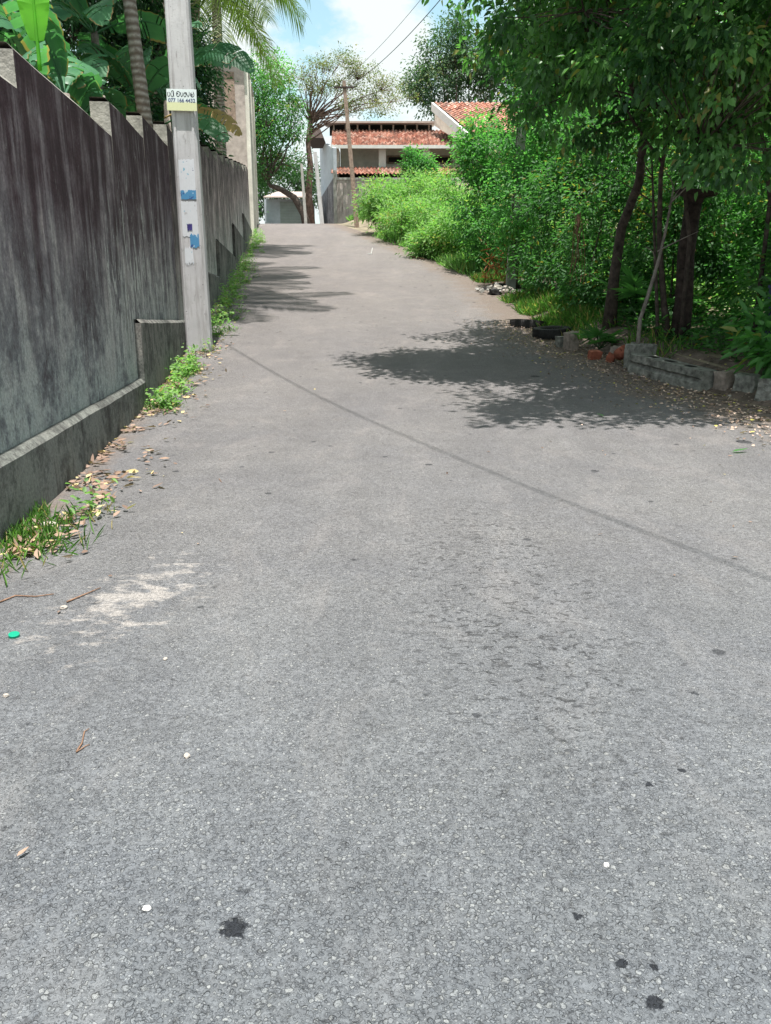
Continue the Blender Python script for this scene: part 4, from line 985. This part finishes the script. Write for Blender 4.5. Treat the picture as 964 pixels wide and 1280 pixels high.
tp = P(172, -10, 16.4); bs = Vector((a0.x+.12, 16.4, 1.1))
palm('areca_palm', 'slim palm with pale ringed trunk rising just left of the near pole', bs, (tp.x-.35, 16.4, 9.6), .115, 11, 2.0, 1.6, mat='palmbark')
c1 = P(283, 130, 29.5); c2 = P(268, 60, 29.5)
cp = palm('coconut_palm', 'coconut palm with yellowish drooping fronds hanging over the wall near the tall building', (P(279, 150, 34).x-.1, 34, 3.0), (P(270, -8, 34).x, 34, P(270, -8, 34).z), .2, 11, 3.6, 1.9, mat='palmbark', ll=.95, lw=.055)
tipb = P(300, 18, 29)
palm('coconut_palm', 'tall coconut palm farther back whose fronds throw streaky shade on the road', (-4.55, 20.3, 1.2), (-4.62, 19.2, 10.8), .15, 15, 4.3, 1.3, mat='palmbark', ll=.9, lw=.07)
palm('coconut_palm', 'coconut palm hidden among the bananas right of the near pole', (-5.6, 25.0, 1.7), (-5.5, 23.6, 11.2), .15, 14, 4.3, 1.3, mat='palmbark', ll=.9, lw=.07)
palm('coconut_palm', 'tall coconut palm beside the far end of the left wall', (-8.6, 36, 3.2), (-7.2, 35, 13.4), .2, 13, 4.6, 1.3, mat='palmbark', ll=.9, lw=.07)
palm('coconut_palm', 'coconut palm rooted behind the lower coconut palm by the wall', (-7.9, 29.0, 2.2), (-6.4, 26.4, 12.4), .2, 14, 4.8, 1.3, mat='palmbark', ll=.9, lw=.07)

def banana_leaf(base, az, el, length, width, droop, mat, root, torn=.5, roll=0, name='leaf'):
    n = 26; p = Vector(base); d = Vector((math.cos(az)*math.cos(el), math.sin(az)*math.cos(el), math.sin(el))); V = []; F = []; tn = []
    pts = []
    for i in range(n+1):
        pts.append((p.copy(), d.copy())); p = p+d*length/n; d = (d+Vector((0, 0, -droop/n*(.4+1.2*i/n)))).normalized()
    tb = random.uniform(.1, .8)
    petn = 4
    up_prev = None
    mb = MB(); mb.tube([q for q, _ in pts], [max(.004, .022*(1-i/n)) for i in range(n+1)], 5); V = list(mb.v); F = list(mb.f); tn = [.8]*len(V)
    for s in (-1, 1):
        i = petn; gap = 0
        while i < n:
            seg = random.choice([1, 1, 2, 3, 4]) if torn > random.random() else 5
            j = min(n, i+seg); hang = random.uniform(.05, .45)*torn+.12
            rows = []
            for q_i in range(i, j+1):
                q, dd = pts[q_i]; side = dd.cross(Vector((0, 0, 1))); side = side.normalized() if side.length > .05 else Vector((1, 0, 0))
                side = Matrix.Rotation(roll, 3, dd) @ side; upv = side.cross(dd).normalized()
                t = (q_i-petn)/(n-petn); w = width*.5*(math.sin(math.pi*min(1, max(0.02, t*.94+.05)))**.55)
                sh_ = (0.0 if q_i not in (i, j) else (.012 if q_i == i else -.012))*(1 if torn else 0)
                row = []
                for m in range(4):
                    f = m/3; row.append(q+dd*(sh_+.10*f*w/max(width, .01))+side*s*w*f*(1-.25*hang*f)+upv*(.10*w*f)-Vector((0, 0, hang*w*f*f))+upv*(.012*((q_i % 2)*2-1)*f))
                rows.append(row)
            b = len(V)
            eb = random.random() < .55
            for row in rows:
                for m_, q in enumerate(row): V.append(tuple(q)); tn.append(1.0 if (m_ == 3 and eb) else min(.85, max(0, tb+.05*random.random())))
            for r_ in range(len(rows)-1):
                for m in range(3): k = b+r_*4+m; F.append((k, k+1, k+5, k+4))
            i = j
    o = mesh_obj(name, V, F, mat, root, True); a = o.data.attributes.new('tint', 'FLOAT', 'POINT'); a.data.foreach_set('value', tn); return o
def banana(label, x, Y, zb, h, nl, L, W, azs=None, extra=None):
    root = empty('banana_plant', (x, Y, zb)); tag(root, label, 'banana plant')
    mb = MB(); mb.tube([(0, 0, 0), (0, 0, h*.5), (.03, 0, h)], [.13, .11, .07], 10); mb.build('stem', M['barkgrey'], root, True)
    for k in range(nl):
        az = 2.4*k+random.uniform(-.3, .3) if azs is None else azs[k % len(azs)]+random.uniform(-.25, .25)
        banana_leaf((.02, 0, h-.05), az, random.uniform(.35, 1.25), L*random.uniform(.8, 1.1), W*random.uniform(.85, 1.1), random.uniform(1.5, 2.8), M['banana'], root, torn=random.choice([.45, .8, .95]), roll=random.uniform(-.7, .7))
    for e in extra or []: banana_leaf(*e[:6], M[e[6]], root, torn=e[7], roll=e[8] if len(e) > 8 else 0)
    return root
def rel(u, v, Y, x, y, z): q = P(u, v, Y); return (q.x-x, q.y-y, q.z-z)
# (label, x, Y, base z, stem height, n leaves, leaf length, width)
bx, by, bz = -4.5, 9.6, .4
LZ = [-1.9, 3.1, -2.6, 2.1, -1.35, 2.7, 1.5]
banana('banana plant with one upright glowing light green leaf at the far left', bx, by, bz, 3.3, 6, 1.7, .5, azs=LZ,
       extra=[(rel(50, 88, 8.9, bx, by, bz), math.radians(100), math.radians(87), 1.7, .37, .12, 'bananayoung', 0, 0)])
banana('banana plant with a slashed drooping leaf over the nearest wall panel', -4.6, 11.4, .5, 3.2, 7, 1.8, .55, azs=LZ,
       extra=[((0.1, 0, 3.1), math.radians(-70), .95, 1.7, .62, 2.3, 'banana', .9, .7), ((0, 0, 3.0), math.radians(-115), .8, 1.7, .58, 2.4, 'banana', .7, -.6)])
banana('banana plant behind the second wall step', -4.9, 13.4, .7, 3.7, 9, 2.0, .6, azs=LZ)
banana('banana plant just left of the ringed palm trunk', -5.0, 15.4, .9, 3.9, 9, 2.1, .6, azs=LZ)
banana('banana plant half hidden behind the near pole', -5.1, 18.2, 1.4, 3.9, 9, 2.2, .65, azs=LZ+[-.6])
banana('banana plant right of the near pole with a dry yellow leaf hanging over the wall', -5.15, 20.6, 1.9, 3.9, 6, 2.0, .65,
       azs=[1.5, 2.5, 3.6, .8], extra=[((0, -.3, 4.1), math.radians(-18), .75, 2.7, .75, 2.1, 'banana', .35, .75), ((0, -.2, 3.5), math.radians(-12), .35, 2.1, .5, 1.7, 'bananadry', .9, .8), ((0, -.4, 3.3), math.radians(-25), .35, 2.0, .6, 1.8, 'banana', .9, .8), ((0, 0, 4.2), math.radians(25), 1.0, 2.0, .7, 2.3, 'banana', .5, .8), ((0, 0, 4.4), math.radians(-40), 1.1, 1.9, .65, 2.3, 'banana', .5, .5)])
banana('banana plant at the far left edge behind the first banana', -5.6, 12.3, .8, 4.2, 8, 2.1, .6, azs=LZ)
banana('tall banana plant behind the ringed palm trunk', -5.6, 17.2, 1.3, 5.0, 9, 2.3, .6, azs=LZ+[0])

for (lab, x, Y, el, mt, ncl) in [
  ('dark dense tree filling the view behind the banana plants', -8.5, 19.5, [(-8.0, 19.5, 5.6, 2.4, 1.8, 2.6), (-9.5, 19, 8.0, 2.4, 2, 2.6), (-7.2, 21, 8.6, 1.8, 2, 2.0)], 'leaf_dark', 300),
  ('dark tree behind the light green upright banana leaf', -8.6, 15.5, [(-8.2, 15.6, 5.0, 2, 1.8, 2.6), (-8.4, 15.8, 7.6, 2.2, 1.8, 2.2)], 'leaf_dark', 260),
  ('dark tree behind the dry hanging banana leaf', -7.5, 24, [(-7.4, 24, 6.0, 1.9, 2, 2.4), (-7.2, 24.5, 8.6, 1.9, 2, 1.8)], 'leaf_dark', 240),
  ('narrow dark tree filling the gap between the near pole and the tall building', -6.6, 28.5, [(-6.45, 28.5, 6.6, .8, 1.2, 1.5), (-6.6, 28.5, 8.4, 1.3, 1.4, 1.5)], 'leaf_dark', 170),
  ('mid green tree between the coconut palms', -9.5, 34, [(-9.8, 34, 8, 2.2, 2, 3), (-9.4, 35, 11, 2, 2, 2)], 'leaf_mid', 200)]:
    T('backing_tree', lab, 'tree', [(x, Y, gz(x, Y)-.1), (x+.1, Y, 2.8), (x, Y, 4.2)], .16, el, M[mt], M['bark'], ncl=ncl, per=60, cr=.42, L=.16, W=.075, limbs=8, twigs=40, shell=.2)

# ------------------------------------------------------------------ things on the right verge
def blocky(name, c, d, rz, mat, label, cat, rx=0, ry=0, chips=.12, seed=0, group=None, rnd=0):
    rs = random.Random(seed); n = 5; V = []; F = []; idx = {}
    def vid(i, j, k):
        if (i, j, k) not in idx:
            q = Vector(((i/n-.5)*d[0], (j/n-.5)*d[1], (k/n)*d[2])); e = sum(1 for t in (i, j, k) if t in (0, n))
            q += Vector([noise.noise(q*9+Vector((seed*3.1, s*7.7, 0))) for s in range(3)])*min(.02, .09*min(d))*e
            if e >= 2: q -= Vector((q.x, q.y, q.z-d[2]/2))*(chips*max(0, noise.noise(q*14+Vector((seed, 0, 0)))+.12))
            if rnd:
                u_ = Vector((i/n-.5, j/n-.5, k/n-.5)).normalized()*.5*(1+.35*noise.noise(Vector((i, j, k))*.45+Vector((seed*2.3, 0, 0))))
                q = q.lerp(Vector((u_.x*d[0], u_.y*d[1], (u_.z+.5)*d[2])), rnd)
            idx[(i, j, k)] = len(V); V.append(q)
        return idx[(i, j, k)]
    for a in range(n):
        for b in range(n):
            F += [(vid(a, b, 0), vid(a, b+1, 0), vid(a+1, b+1, 0), vid(a+1, b, 0)), (vid(a, b, n), vid(a+1, b, n), vid(a+1, b+1, n), vid(a, b+1, n)),
                  (vid(a, 0, b), vid(a+1, 0, b), vid(a+1, 0, b+1), vid(a, 0, b+1)), (vid(a, n, b), vid(a, n, b+1), vid(a+1, n, b+1), vid(a+1, n, b)),
                  (vid(0, a, b), vid(0, a, b+1), vid(0, a+1, b+1), vid(0, a+1, b)), (vid(n, a, b), vid(n, a+1, b), vid(n, a+1, b+1), vid(n, a, b+1))]
    o = mesh_obj(name, V, F, mat); o.location = c; o.rotation_euler = (rx, ry, rz); tag(o, label, cat, group); return o
def gp(x, Y, dz=0): return (x, Y, gz(x, Y)+dz)
# long hollow concrete beam
A = Vector((3.88, 12.55, 0)); B = Vector((4.42, 11.05, 0)); ln = (B-A).length; mid = (A+B)/2; ang = math.atan2(B.y-A.y, B.x-A.x)
beam = empty('concrete_beam', (mid.x, mid.y, float(prof(mid.y))+.0)); beam.rotation_euler = (0, math.radians(4.5), ang); tag(beam, 'long mossy concrete beam with a groove and sockets lying along the right verge', 'beam')
mb = MB(); w2, hh = .15, .29
sec = [(-w2, 0), (-w2-.0, .10), (-w2+.035, .125), (-w2+.035, .165), (-w2, .19), (-w2, hh), (w2, hh), (w2, 0)]
ns = 14; V = []
for i in range(ns+1):
    t = -ln/2+ln*i/ns
    for (a, b) in sec: V.append((t+.006*noise.noise(Vector((i, a*9, b*9))), a+.008*noise.noise(Vector((i*.7, a*9, b*9+4))), b+.008*noise.noise(Vector((i*.7, a*9+3, b*9)))))
F = [tuple(range(8)), tuple(ns*8+k for k in range(8))[::-1]]
for i in range(ns):
    for k in range(8): F.append((i*8+k, (i+1)*8+k, (i+1)*8+(k+1) % 8, i*8+(k+1) % 8))
mb.add(V, F); mb.build('body', M['oldconc'], beam)
for t in (-.42, -.02, .4):
    mb = MB(); mb.box((t, 0, hh+.0035), (.17, .1, .006)); mb.build('socket', M['black'], beam)
blocky('concrete_block', gp(4.6, 10.95, -.12), (.24, .16, .34), -1.2, M['paleconc'], 'pale upright broken block at the near end of the long beam', 'block', seed=2)
blocky('concrete_block', gp(4.78, 10.6, -.1), (.34, .18, .27), -1.15, M['oldconc'], 'grey rough concrete block second from the right picture edge', 'block', seed=3)
blocky('concrete_block', gp(4.88, 10.15, -.12), (.34, .26, .30), -.75, M['oldconc'], 'grey concrete block turned cornerwise at the right picture edge', 'block', seed=4, ry=.1)
blocky('concrete_block', gp(5.15, 9.7, -.12), (.34, .22, .26), -1.0, M['oldconc'], 'grey block cut by the right picture edge', 'block', seed=14)
blocky('concrete_slab', gp(3.86, 12.72, -.1), (.10, .30, .50), .35, M['oldconc'], 'thin upright mossy slab at the far end of the long beam', 'slab', seed=5, rx=.05)
blocky('concrete_block', gp(4.1, 12.95, .1), (.34, .2, .22), .1, M['oldconc'], 'hollow mossy block behind the upright slab', 'block', seed=6)
blocky('brick', gp(3.5, 13.65, -.05), (.2, .11, .2), .2, M['brick'], 'orange brick left of the two by the fan palm', 'brick', seed=7, rx=.2, chips=.1)
blocky('brick', gp(3.68, 13.4, -.04), (.12, .11, .19), -.5, M['brick'], 'smaller orange brick leaning right of its neighbour', 'brick', seed=8, ry=.35, chips=.3)
mb = MB(); mb.tube([(0, 0, -.1), (0, 0, .1), (.0, .0, .11), (0, 0, .0)], [.095, .10, .078, .07], 14); o = mb.build('clay_pipe', M['brick'], None, True); o.location = gp(3.78, 13.0, .22); o.rotation_euler = (1.2, 0, .3); tag(o, 'round orange clay pipe end standing beside the upright slab', 'pipe')
blocky('concrete_block', gp(3.33, 14.6, -.05), (.2, .18, .36), .4, M['paleconc'], 'light broken block standing right of the tyre', 'block', seed=9, ry=-.1)
blocky('concrete_block', gp(3.2, 14.85, -.05), (.18, .14, .24), .1, M['oldconc'], 'small dark block touching the lying tyre', 'block', seed=10)
blocky('concrete_block', gp(3.95, 13.75, -.02), (.26, .2, .16), .8, M['paleconc'], 'flat pale stone lying between the bricks and the slab', 'stone', seed=11)
for i, (x, Y, s, lab) in enumerate([(3.75, 12.3, .07, 'small stone at the foot of the beam'), (4.55, 10.6, .06, 'small pale stone in front of the pale block'), (3.3, 17.9, .14, 'brown stone beside the grass before the tyres')]):
    blocky('stone', gp(x, Y, -.01), (s*1.3, s, s*.7), i, M['stone'], lab, 'stone', seed=20+i, chips=.3, rnd=.8)
def tyre(loc, rx, ry, lab, Rr=.31, r=.095):
    V = []; F = []; n, m = 40, 12
    for i in range(n):
        a = 2*math.pi*i/n
        for j in range(m):
            b = 2*math.pi*j/m; rr = Rr-.02+(r*.95)*math.copysign(abs(math.cos(b))**.6, math.cos(b)); zz = r*1.0*math.copysign(abs(math.sin(b))**.7, math.sin(b))
            if j == 6: rr += .05
            V.append((rr*math.cos(a), rr*math.sin(a), zz+r))
    for i in range(n):
        for j in range(m): F.append((i*m+j, ((i+1) % n)*m+j, ((i+1) % n)*m+(j+1) % m, i*m+(j+1) % m))
    root = empty('tyre', loc, rx=rx, ry=ry); tag(root, lab, 'tyre')
    mesh_obj('carcass', V, F, M['rubber'], root, True)
    mb = MB()
    for i in range(54):
        a = 2*math.pi*i/54; 
        for zz in (.045, .145): mb.box(((Rr+.062)*math.cos(a+(zz > .1)*.05), (Rr+.062)*math.sin(a+(zz > .1)*.05), zz*r/.095), (.02, .022, .07), rz=a)
    mb.build('tread', M['rubber'], root)
tyre(gp(3.25, 15.95, .0), .06, -.05, 'old black tyre lying flat on the verge beside the small blocks')
tyre(gp(3.0, 17.35, -.08), -.1, .08, 'half buried black tyre behind the first one')
# mossy post with flat cap
q = P(868, 240, 13.6); base = gp(q.x-.02, 13.6, -.1); ph = q.z-base[2]
root = empty('capped_post', base); tag(root, 'thick dark mossy post with a flat wide cap standing in the shaded undergrowth', 'post')
mb = MB(); mb.tube([(0, 0, 0), (.02, 0, ph*.3), (-.02, 0, ph*.6), (.03, 0, ph*.97)], [.17, .145, .135, .13], 12); mb.build('shaft', M['rust'], root, True)
mb = MB(); mb.tube([(.03, 0, ph*.93), (.03, 0, ph*.965), (.035, 0, ph*.99), (.04, 0, ph+.0), (.04, 0, ph+.02)], [.135, .15, .33, .34, .2], 14); mb.build('cap', M['rust'], root, True)
# blue barrel
q = P(957, 356, 11.3); base = gp(q.x+.36, 11.3, 0); h_ = q.z-base[2]
root = empty('barrel', base); tag(root, 'dark blue plastic barrel half hidden by leaves at the right picture edge', 'barrel')
mb = MB(); mb.tube([(0, 0, z*h_) for z in (0, .02, .3, .32, .35, .64, .67, .70, .95, .97)], [.25, .28, .285, .30, .285, .285, .30, .285, .275, .27], 24); mb.build('drum', M['blueplastic'], root, True)
mb = MB(); mb.tube([(0, 0, .955*h_), (0, 0, .96*h_), (0, 0, h_), (0, 0, h_)], [.27, .295, .295, .27], 24); mb.build('lid', M['blueplastic'], root)
# small fan palms
def fan_palm(label, x, Y, n, r, h):
    root = empty('fan_palm', gp(x, Y)); tag(root, label, 'palm plant')
    for k in range(n):
        az = 2*math.pi*k/n+random.uniform(-.3, .3); el = random.uniform(.3, 1.2); tip = Vector((math.cos(az)*math.cos(el), math.sin(az)*math.cos(el), math.sin(el)))*h
        mb = MB(); mb.tube(curve_pts((0, 0, 0), tip, 4, .08), [.008]*5, 5); s = mb.build('stalk', M['leaf_mid'], root)
        N = 15; fwd = tip.normalized(); fwd = (fwd+Vector((0, 0, -.4))).normalized(); sd = fwd.cross(Vector((0, 0, 1))).normalized(); dirs = []
        for i in range(N):
            th = math.radians(-115+230*i/(N-1)); dirs.append(list(fwd*math.cos(th)+sd*math.sin(th)+Vector((0, 0, random.uniform(-.05, .1)))))
        u_ = sd.cross(fwd)
        leaves('leaf_fan', M['leaf_mid'], np.array([list(tip)]*N), np.array(dirs), r, r*.13, root, droop=.15, nrm=np.array([list(u_)]*N), tint=np.full(N, random.uniform(.3, .9)))
fan_palm('small fan palm seedling between the light block and the orange bricks', 3.78, 14.35, 8, .3, .28)
fan_palm('larger fan palm under the slanting trunk', 4.75, 15.1, 9, .5, .8)
# dried fern, rubbish heap
root = gp(3.25, 25.2); q = np.array(root); k = 90
dd = R.normal(0, 1, (k, 3))*np.array([.8, .4, .7])+np.array([.2, 0, .5]); ps = np.array([R.normal(0, .3, k)+.1, R.normal(0, .15, k), np.abs(R.normal(.5, .35, k))]).T
o = leaves('dry_branch', M['dryfern'], ps, dd, .35, .03); o.location = root; tag(o, 'dead reddish branch leaning at the far hedge end by the rubbish', 'dead branch')
mb = MB()
for k in range(150):
    a = max(-.5, random.gauss(.12, .28)); b = random.gauss(0, .5); s = random.uniform(.03, .12); mb.box((a, b, max(0, .16-.25*math.hypot(a, b))+s*.3), (s, s*random.uniform(.5, 1.3), s*random.uniform(.3, .8)), M=Matrix.Rotation(random.uniform(0, 3), 3, 'Z') @ Matrix.Rotation(random.uniform(-.6, .6), 3, 'X'), mi=random.choice([0, 0, 1, 2]))
o = mb.build('rubbish_heap', [M['stone'], M['concrete'], M['rubber']]); o.location = gp(3.1, 23.3); tag(o, 'heap of pale rubble and litter at the foot of the hedge pole', 'rubbish', kind='stuff')
for (x, Y, lab) in [(3.0, 22.6, 'crumpled dark plastic bag in front of the rubbish heap'), (3.3, 24.0, 'crumpled black bag behind the rubbish heap')]:
    blocky('plastic_bag', gp(x, Y, 0), (.34, .26, .16), .4, M['rubber'], lab, 'bag', seed=int(x*10), chips=.7)
# hanging dry vine
mb = MB(); vb = P(716, 300, 16.75); vz = gz(vb.x, 16.75)
for k in range(9):
    a = Vector((random.gauss(0, .05), random.gauss(0, .04), 2.0)); mb.tube(curve_pts(a+Vector((0, 0, random.uniform(-.3, .1))), (random.gauss(0, .1), random.gauss(0, .05), random.uniform(.7, 1.2)), 6, .08), .006, 4)
mb.tube([(0, 0, 2.05), (.02, 0, 1.9), (-.01, 0, 1.7)], [.03, .04, .02], 6)
o = mb.build('dry_vine', M['twig']); o.location = (vb.x, 16.4, vz); tag(o, 'bundle of dry brownish vine hanging in the hedge above the tyres', 'vine')

# ------------------------------------------------------------------ small things on the road
def road_pt(u, v):
    a, b = ray(u, v); lo, hi = 1.0, 60.0; Y = 1.2
    while Y < 60 and float(prof(Y)) < EYE+b*Y: Y += .004
    return Vector((a*Y, Y, float(prof(Y))+.005))
q = road_pt(18, 797); mb = MB(); mb.tube([(0, 0, 0), (0, 0, .014), (0, 0, .0145)], [.024, .024, .018], 20); o = mb.build('bottle_cap', M['greencap']); o.location = q; o.rotation_euler = (.15, .1, 0); tag(o, 'green plastic bottle cap at the lower left road edge', 'bottle cap')
for i, (u, v, s, m, lab) in enumerate([(184, 1140, .017, 'whitestone', 'small white stone left of the big tar spot'), (80, 762, .03, 'stone', 'yellowish clod beside the long thin twig'), (207, 826, .017, 'stone', 'tiny tan stone right below the chalk smears'), (8, 872, .02, 'stone', 'tiny tan stone at the left picture edge'), (61, 662, .09, 'stone', 'flat pale stone at the plinth foot near the grass'), (758, 1085, .014, 'whitestone', 'tiny white pebble in the lower right of the road'), (234, 948, .02, 'stone', 'pale crumb in the middle left of the road')]):
    q = road_pt(u, v); blocky('stone', q-Vector((0, 0, s*.15)), (s*1.2, s, s*.7), i*.9, M[m], lab, 'stone', seed=40+i, chips=.2, rnd=.85)
def twig(pts, r, lab, mat='twig'):
    P0 = pts[0]; mb = MB(); mb.tube([p-P0+Vector((0, 0, r+.002)) for p in pts], [r*(1.2-.5*i/(len(pts)-1)) for i in range(len(pts))], 6); o = mb.build('twig', M[mat], None, True); o.location = P0; tag(o, lab, 'twig')
twig([road_pt(84, 755), road_pt(105, 746), road_pt(126, 737)], .004, 'long thin dark twig beside the chalk smears')
twig([road_pt(0, 755), road_pt(20, 747), road_pt(45, 748), road_pt(68, 745)], .0038, 'curved brown twig in the grass below the wall')
twig([road_pt(96, 943), road_pt(103, 932), road_pt(106, 918), road_pt(112, 914)], .0025, 'forked dry stalk lying in the left of the road')
twig([road_pt(96, 943), road_pt(108, 935), road_pt(113, 934)], .002, 'short dry stalk touching the forked one')
twig([road_pt(513, 322), road_pt(522, 323), road_pt(531, 325)], .03, 'dark brown stick lying on the far right of the road')
twig([road_pt(274, 600), road_pt(277, 604)], .003, 'tiny straw on the middle left of the road')
q = road_pt(464, 318); mb = MB(); mb.tube([(0, 0, 0), (.04, .05, .18), (.06, .1, .26)], [.02, .018, .012], 6); mb.box((-.05, 0, .02), (.16, .12, .04)); o = mb.build('paper_scrap', M['white']); o.location = q; tag(o, 'white scrap standing up on the far middle of the road', 'scrap')
for (u, v, L_, az, m, lab) in [(915, 567, .13, .2, 'leaf_hedge', 'fresh green leaf lying on the road at the right'), (30, 695, .14, .7, 'litter', 'curled reddish dry leaf beside the grass tuft'), (48, 702, .12, 2.0, 'litter', 'second curled dry leaf by the grass tuft'), (238, 483, .2, 0, 'litterpale', 'big pale dry leaf by the wall weeds'), (22, 1078, .03, 1, 'litter', 'tiny brown leaf low at the left edge'), (755, 522, .1, 2.2, 'leaf_mid', 'dark fallen leaf in the tree shade edge')]:
    q = road_pt(u, v); o = leaves('fallen_leaf', M[m], np.array([[0, 0, .012]]), np.array([[math.cos(az), math.sin(az), .05]]), L_, L_*.42, droop=-.12, nrm=np.array([[0, 0, 1.]]), tint=np.array([.7])); o.location = q; tag(o, lab, 'fallen leaf')

# ------------------------------------------------------------------ light, sky, camera
w = bpy.data.worlds.new('World'); scene.world = w; w.use_nodes = True
nt = w.node_tree; bg = nt.nodes['Background']; sky = nt.nodes.new('ShaderNodeTexSky'); sky.sky_type = 'NISHITA'; sky.sun_disc = False
sky.sun_elevation = math.asin(S.z); sky.sun_rotation = math.atan2(S.x, S.y); sky.air_density = 1.0; sky.dust_density = 1.5; sky.ozone_density = 1.2
tc = nt.nodes.new('ShaderNodeTexCoord'); mp = nt.nodes.new('ShaderNodeMapping'); nt.links.new(tc.outputs['Generated'], mp.inputs[0])
mp.inputs['Scale'].default_value = (1, 1, 1.7); mp.inputs['Location'].default_value = (.62, .1, .12)
no = nt.nodes.new('ShaderNodeTexNoise'); nt.links.new(mp.outputs[0], no.inputs['Vector']); no.inputs['Scale'].default_value = 3.4; no.inputs['Detail'].default_value = 8; no.inputs['Roughness'].default_value = .52; no.inputs['Distortion'].default_value = .3
no2 = nt.nodes.new('ShaderNodeTexNoise'); nt.links.new(mp.outputs[0], no2.inputs['Vector']); no2.inputs['Scale'].default_value = 16; no2.inputs['Detail'].default_value = 8; no2.inputs['Roughness'].default_value = .6
rp = nt.nodes.new('ShaderNodeValToRGB'); nt.links.new(no.outputs['Fac'], rp.inputs[0]); rp.color_ramp.elements[0].position = .36; rp.color_ramp.elements[1].position = .50; rp.color_ramp.elements[0].color = (.18, .18, .18, 1)
def wm(op, a, b=None):
    m = nt.nodes.new('ShaderNodeMath'); m.operation = op
    for q, v in ((m.inputs[0], a), (m.inputs[1], b)):
        if v is None: continue
        if isinstance(v, bpy.types.NodeSocket): nt.links.new(v, q)
        else: q.default_value = v
    return m.outputs[0]
fac = no.outputs['Fac']
for (dx, dy, dz, rad, amt) in [(-.078, .96, .272, .035, -.13), (-.11, .95, .305, .05, -.12), (.07, .95, .305, .05, -.22), (-.01, .965, .26, .06, .12), (.0, .95, .31, .04, .1)]:
    dn = nt.nodes.new('ShaderNodeVectorMath'); dn.operation = 'DISTANCE'; nt.links.new(tc.outputs['Generated'], dn.inputs[0]); dn.inputs[1].default_value = Vector((dx, dy, dz)).normalized()
    q = wm('DIVIDE', dn.outputs['Value'], rad); fac = wm('ADD', fac, wm('MULTIPLY', wm('EXPONENT', wm('MULTIPLY', wm('MULTIPLY', q, q), -1)), amt))
nt.links.new(wm('ADD', fac, wm('MULTIPLY', wm('SUBTRACT', no2.outputs['Fac'], .5), .55)), rp.inputs[0])
tint = nt.nodes.new('ShaderNodeMix'); tint.data_type = 'RGBA'; tint.blend_type = 'MULTIPLY'; tint.inputs[0].default_value = 1; nt.links.new(sky.outputs[0], tint.inputs[6]); tint.inputs[7].default_value = (.78, .93, .76, 1)
mx = nt.nodes.new('ShaderNodeMix'); mx.data_type = 'RGBA'; nt.links.new(rp.outputs[0], mx.inputs[0]); nt.links.new(tint.outputs[2], mx.inputs[6]); mx.inputs[7].default_value = (3.05, 3.3, 3.3, 1)
nt.links.new(mx.outputs[2], bg.inputs['Color']); bg.inputs['Strength'].default_value = .145
sl = bpy.data.lights.new('Sun', 'SUN'); sl.energy = 4.2; sl.angle = math.radians(.55); sl.color = (1, .96, .9)
so = bpy.data.objects.new('Sun', sl); COL.objects.link(so); so.rotation_euler = (-S).to_track_quat('-Z', 'Y').to_euler(); so.location = (0, 0, 30)
cam = bpy.data.cameras.new('Camera'); co = bpy.data.objects.new('Camera', cam); COL.objects.link(co)
co.location = (0, 0, EYE); co.rotation_euler = (math.pi/2-PITCH, 0, 0)
cam.sensor_fit = 'VERTICAL'; cam.sensor_height = 36; cam.lens = 36*FPX/1280; cam.clip_start = .05; cam.clip_end = 1500
scene.camera = co
vs = scene.view_settings; vs.view_transform = 'Standard'; vs.look = 'None'; vs.gamma = 1; vs.exposure = 1.13; vs.use_curve_mapping = False
scene.cycles.max_bounces = 5; scene.cycles.diffuse_bounces = 3; scene.cycles.glossy_bounces = 2; scene.cycles.transmission_bounces = 2; scene.cycles.transparent_max_bounces = 8

# ------------------------------------------------------------------ repeats share a group
GROUPS = {'utility_pole': 'poles along the lane', 'power_cable': 'overhead cables', 'leafy_shrub': 'shrubs of the right hedge', 'bank_bush': 'bushes on the green bank',
          'garden_tree': 'trees behind the right hedge', 'backing_tree': 'trees behind the left wall', 'banana_plant': 'banana plants behind the left wall', 'coconut_palm': 'coconut palms behind the left wall',
          'concrete_block': 'broken blocks edging the right verge', 'brick': 'orange bricks on the verge', 'tyre': 'tyres on the verge', 'fan_palm': 'fan palms on the verge', 'stone': 'loose stones on and beside the road',
          'twig': 'twigs lying on the road', 'fallen_leaf': 'single leaves lying on the road', 'sapling': 'thin stems in the right undergrowth', 'plastic_bag': 'plastic bags by the rubbish heap'}
for o in list(scene.objects):
    b = o.name.split('.')[0]
    if o.parent is None and b in GROUPS and o.get('category') and not o.get('group'): o['group'] = GROUPS[b]
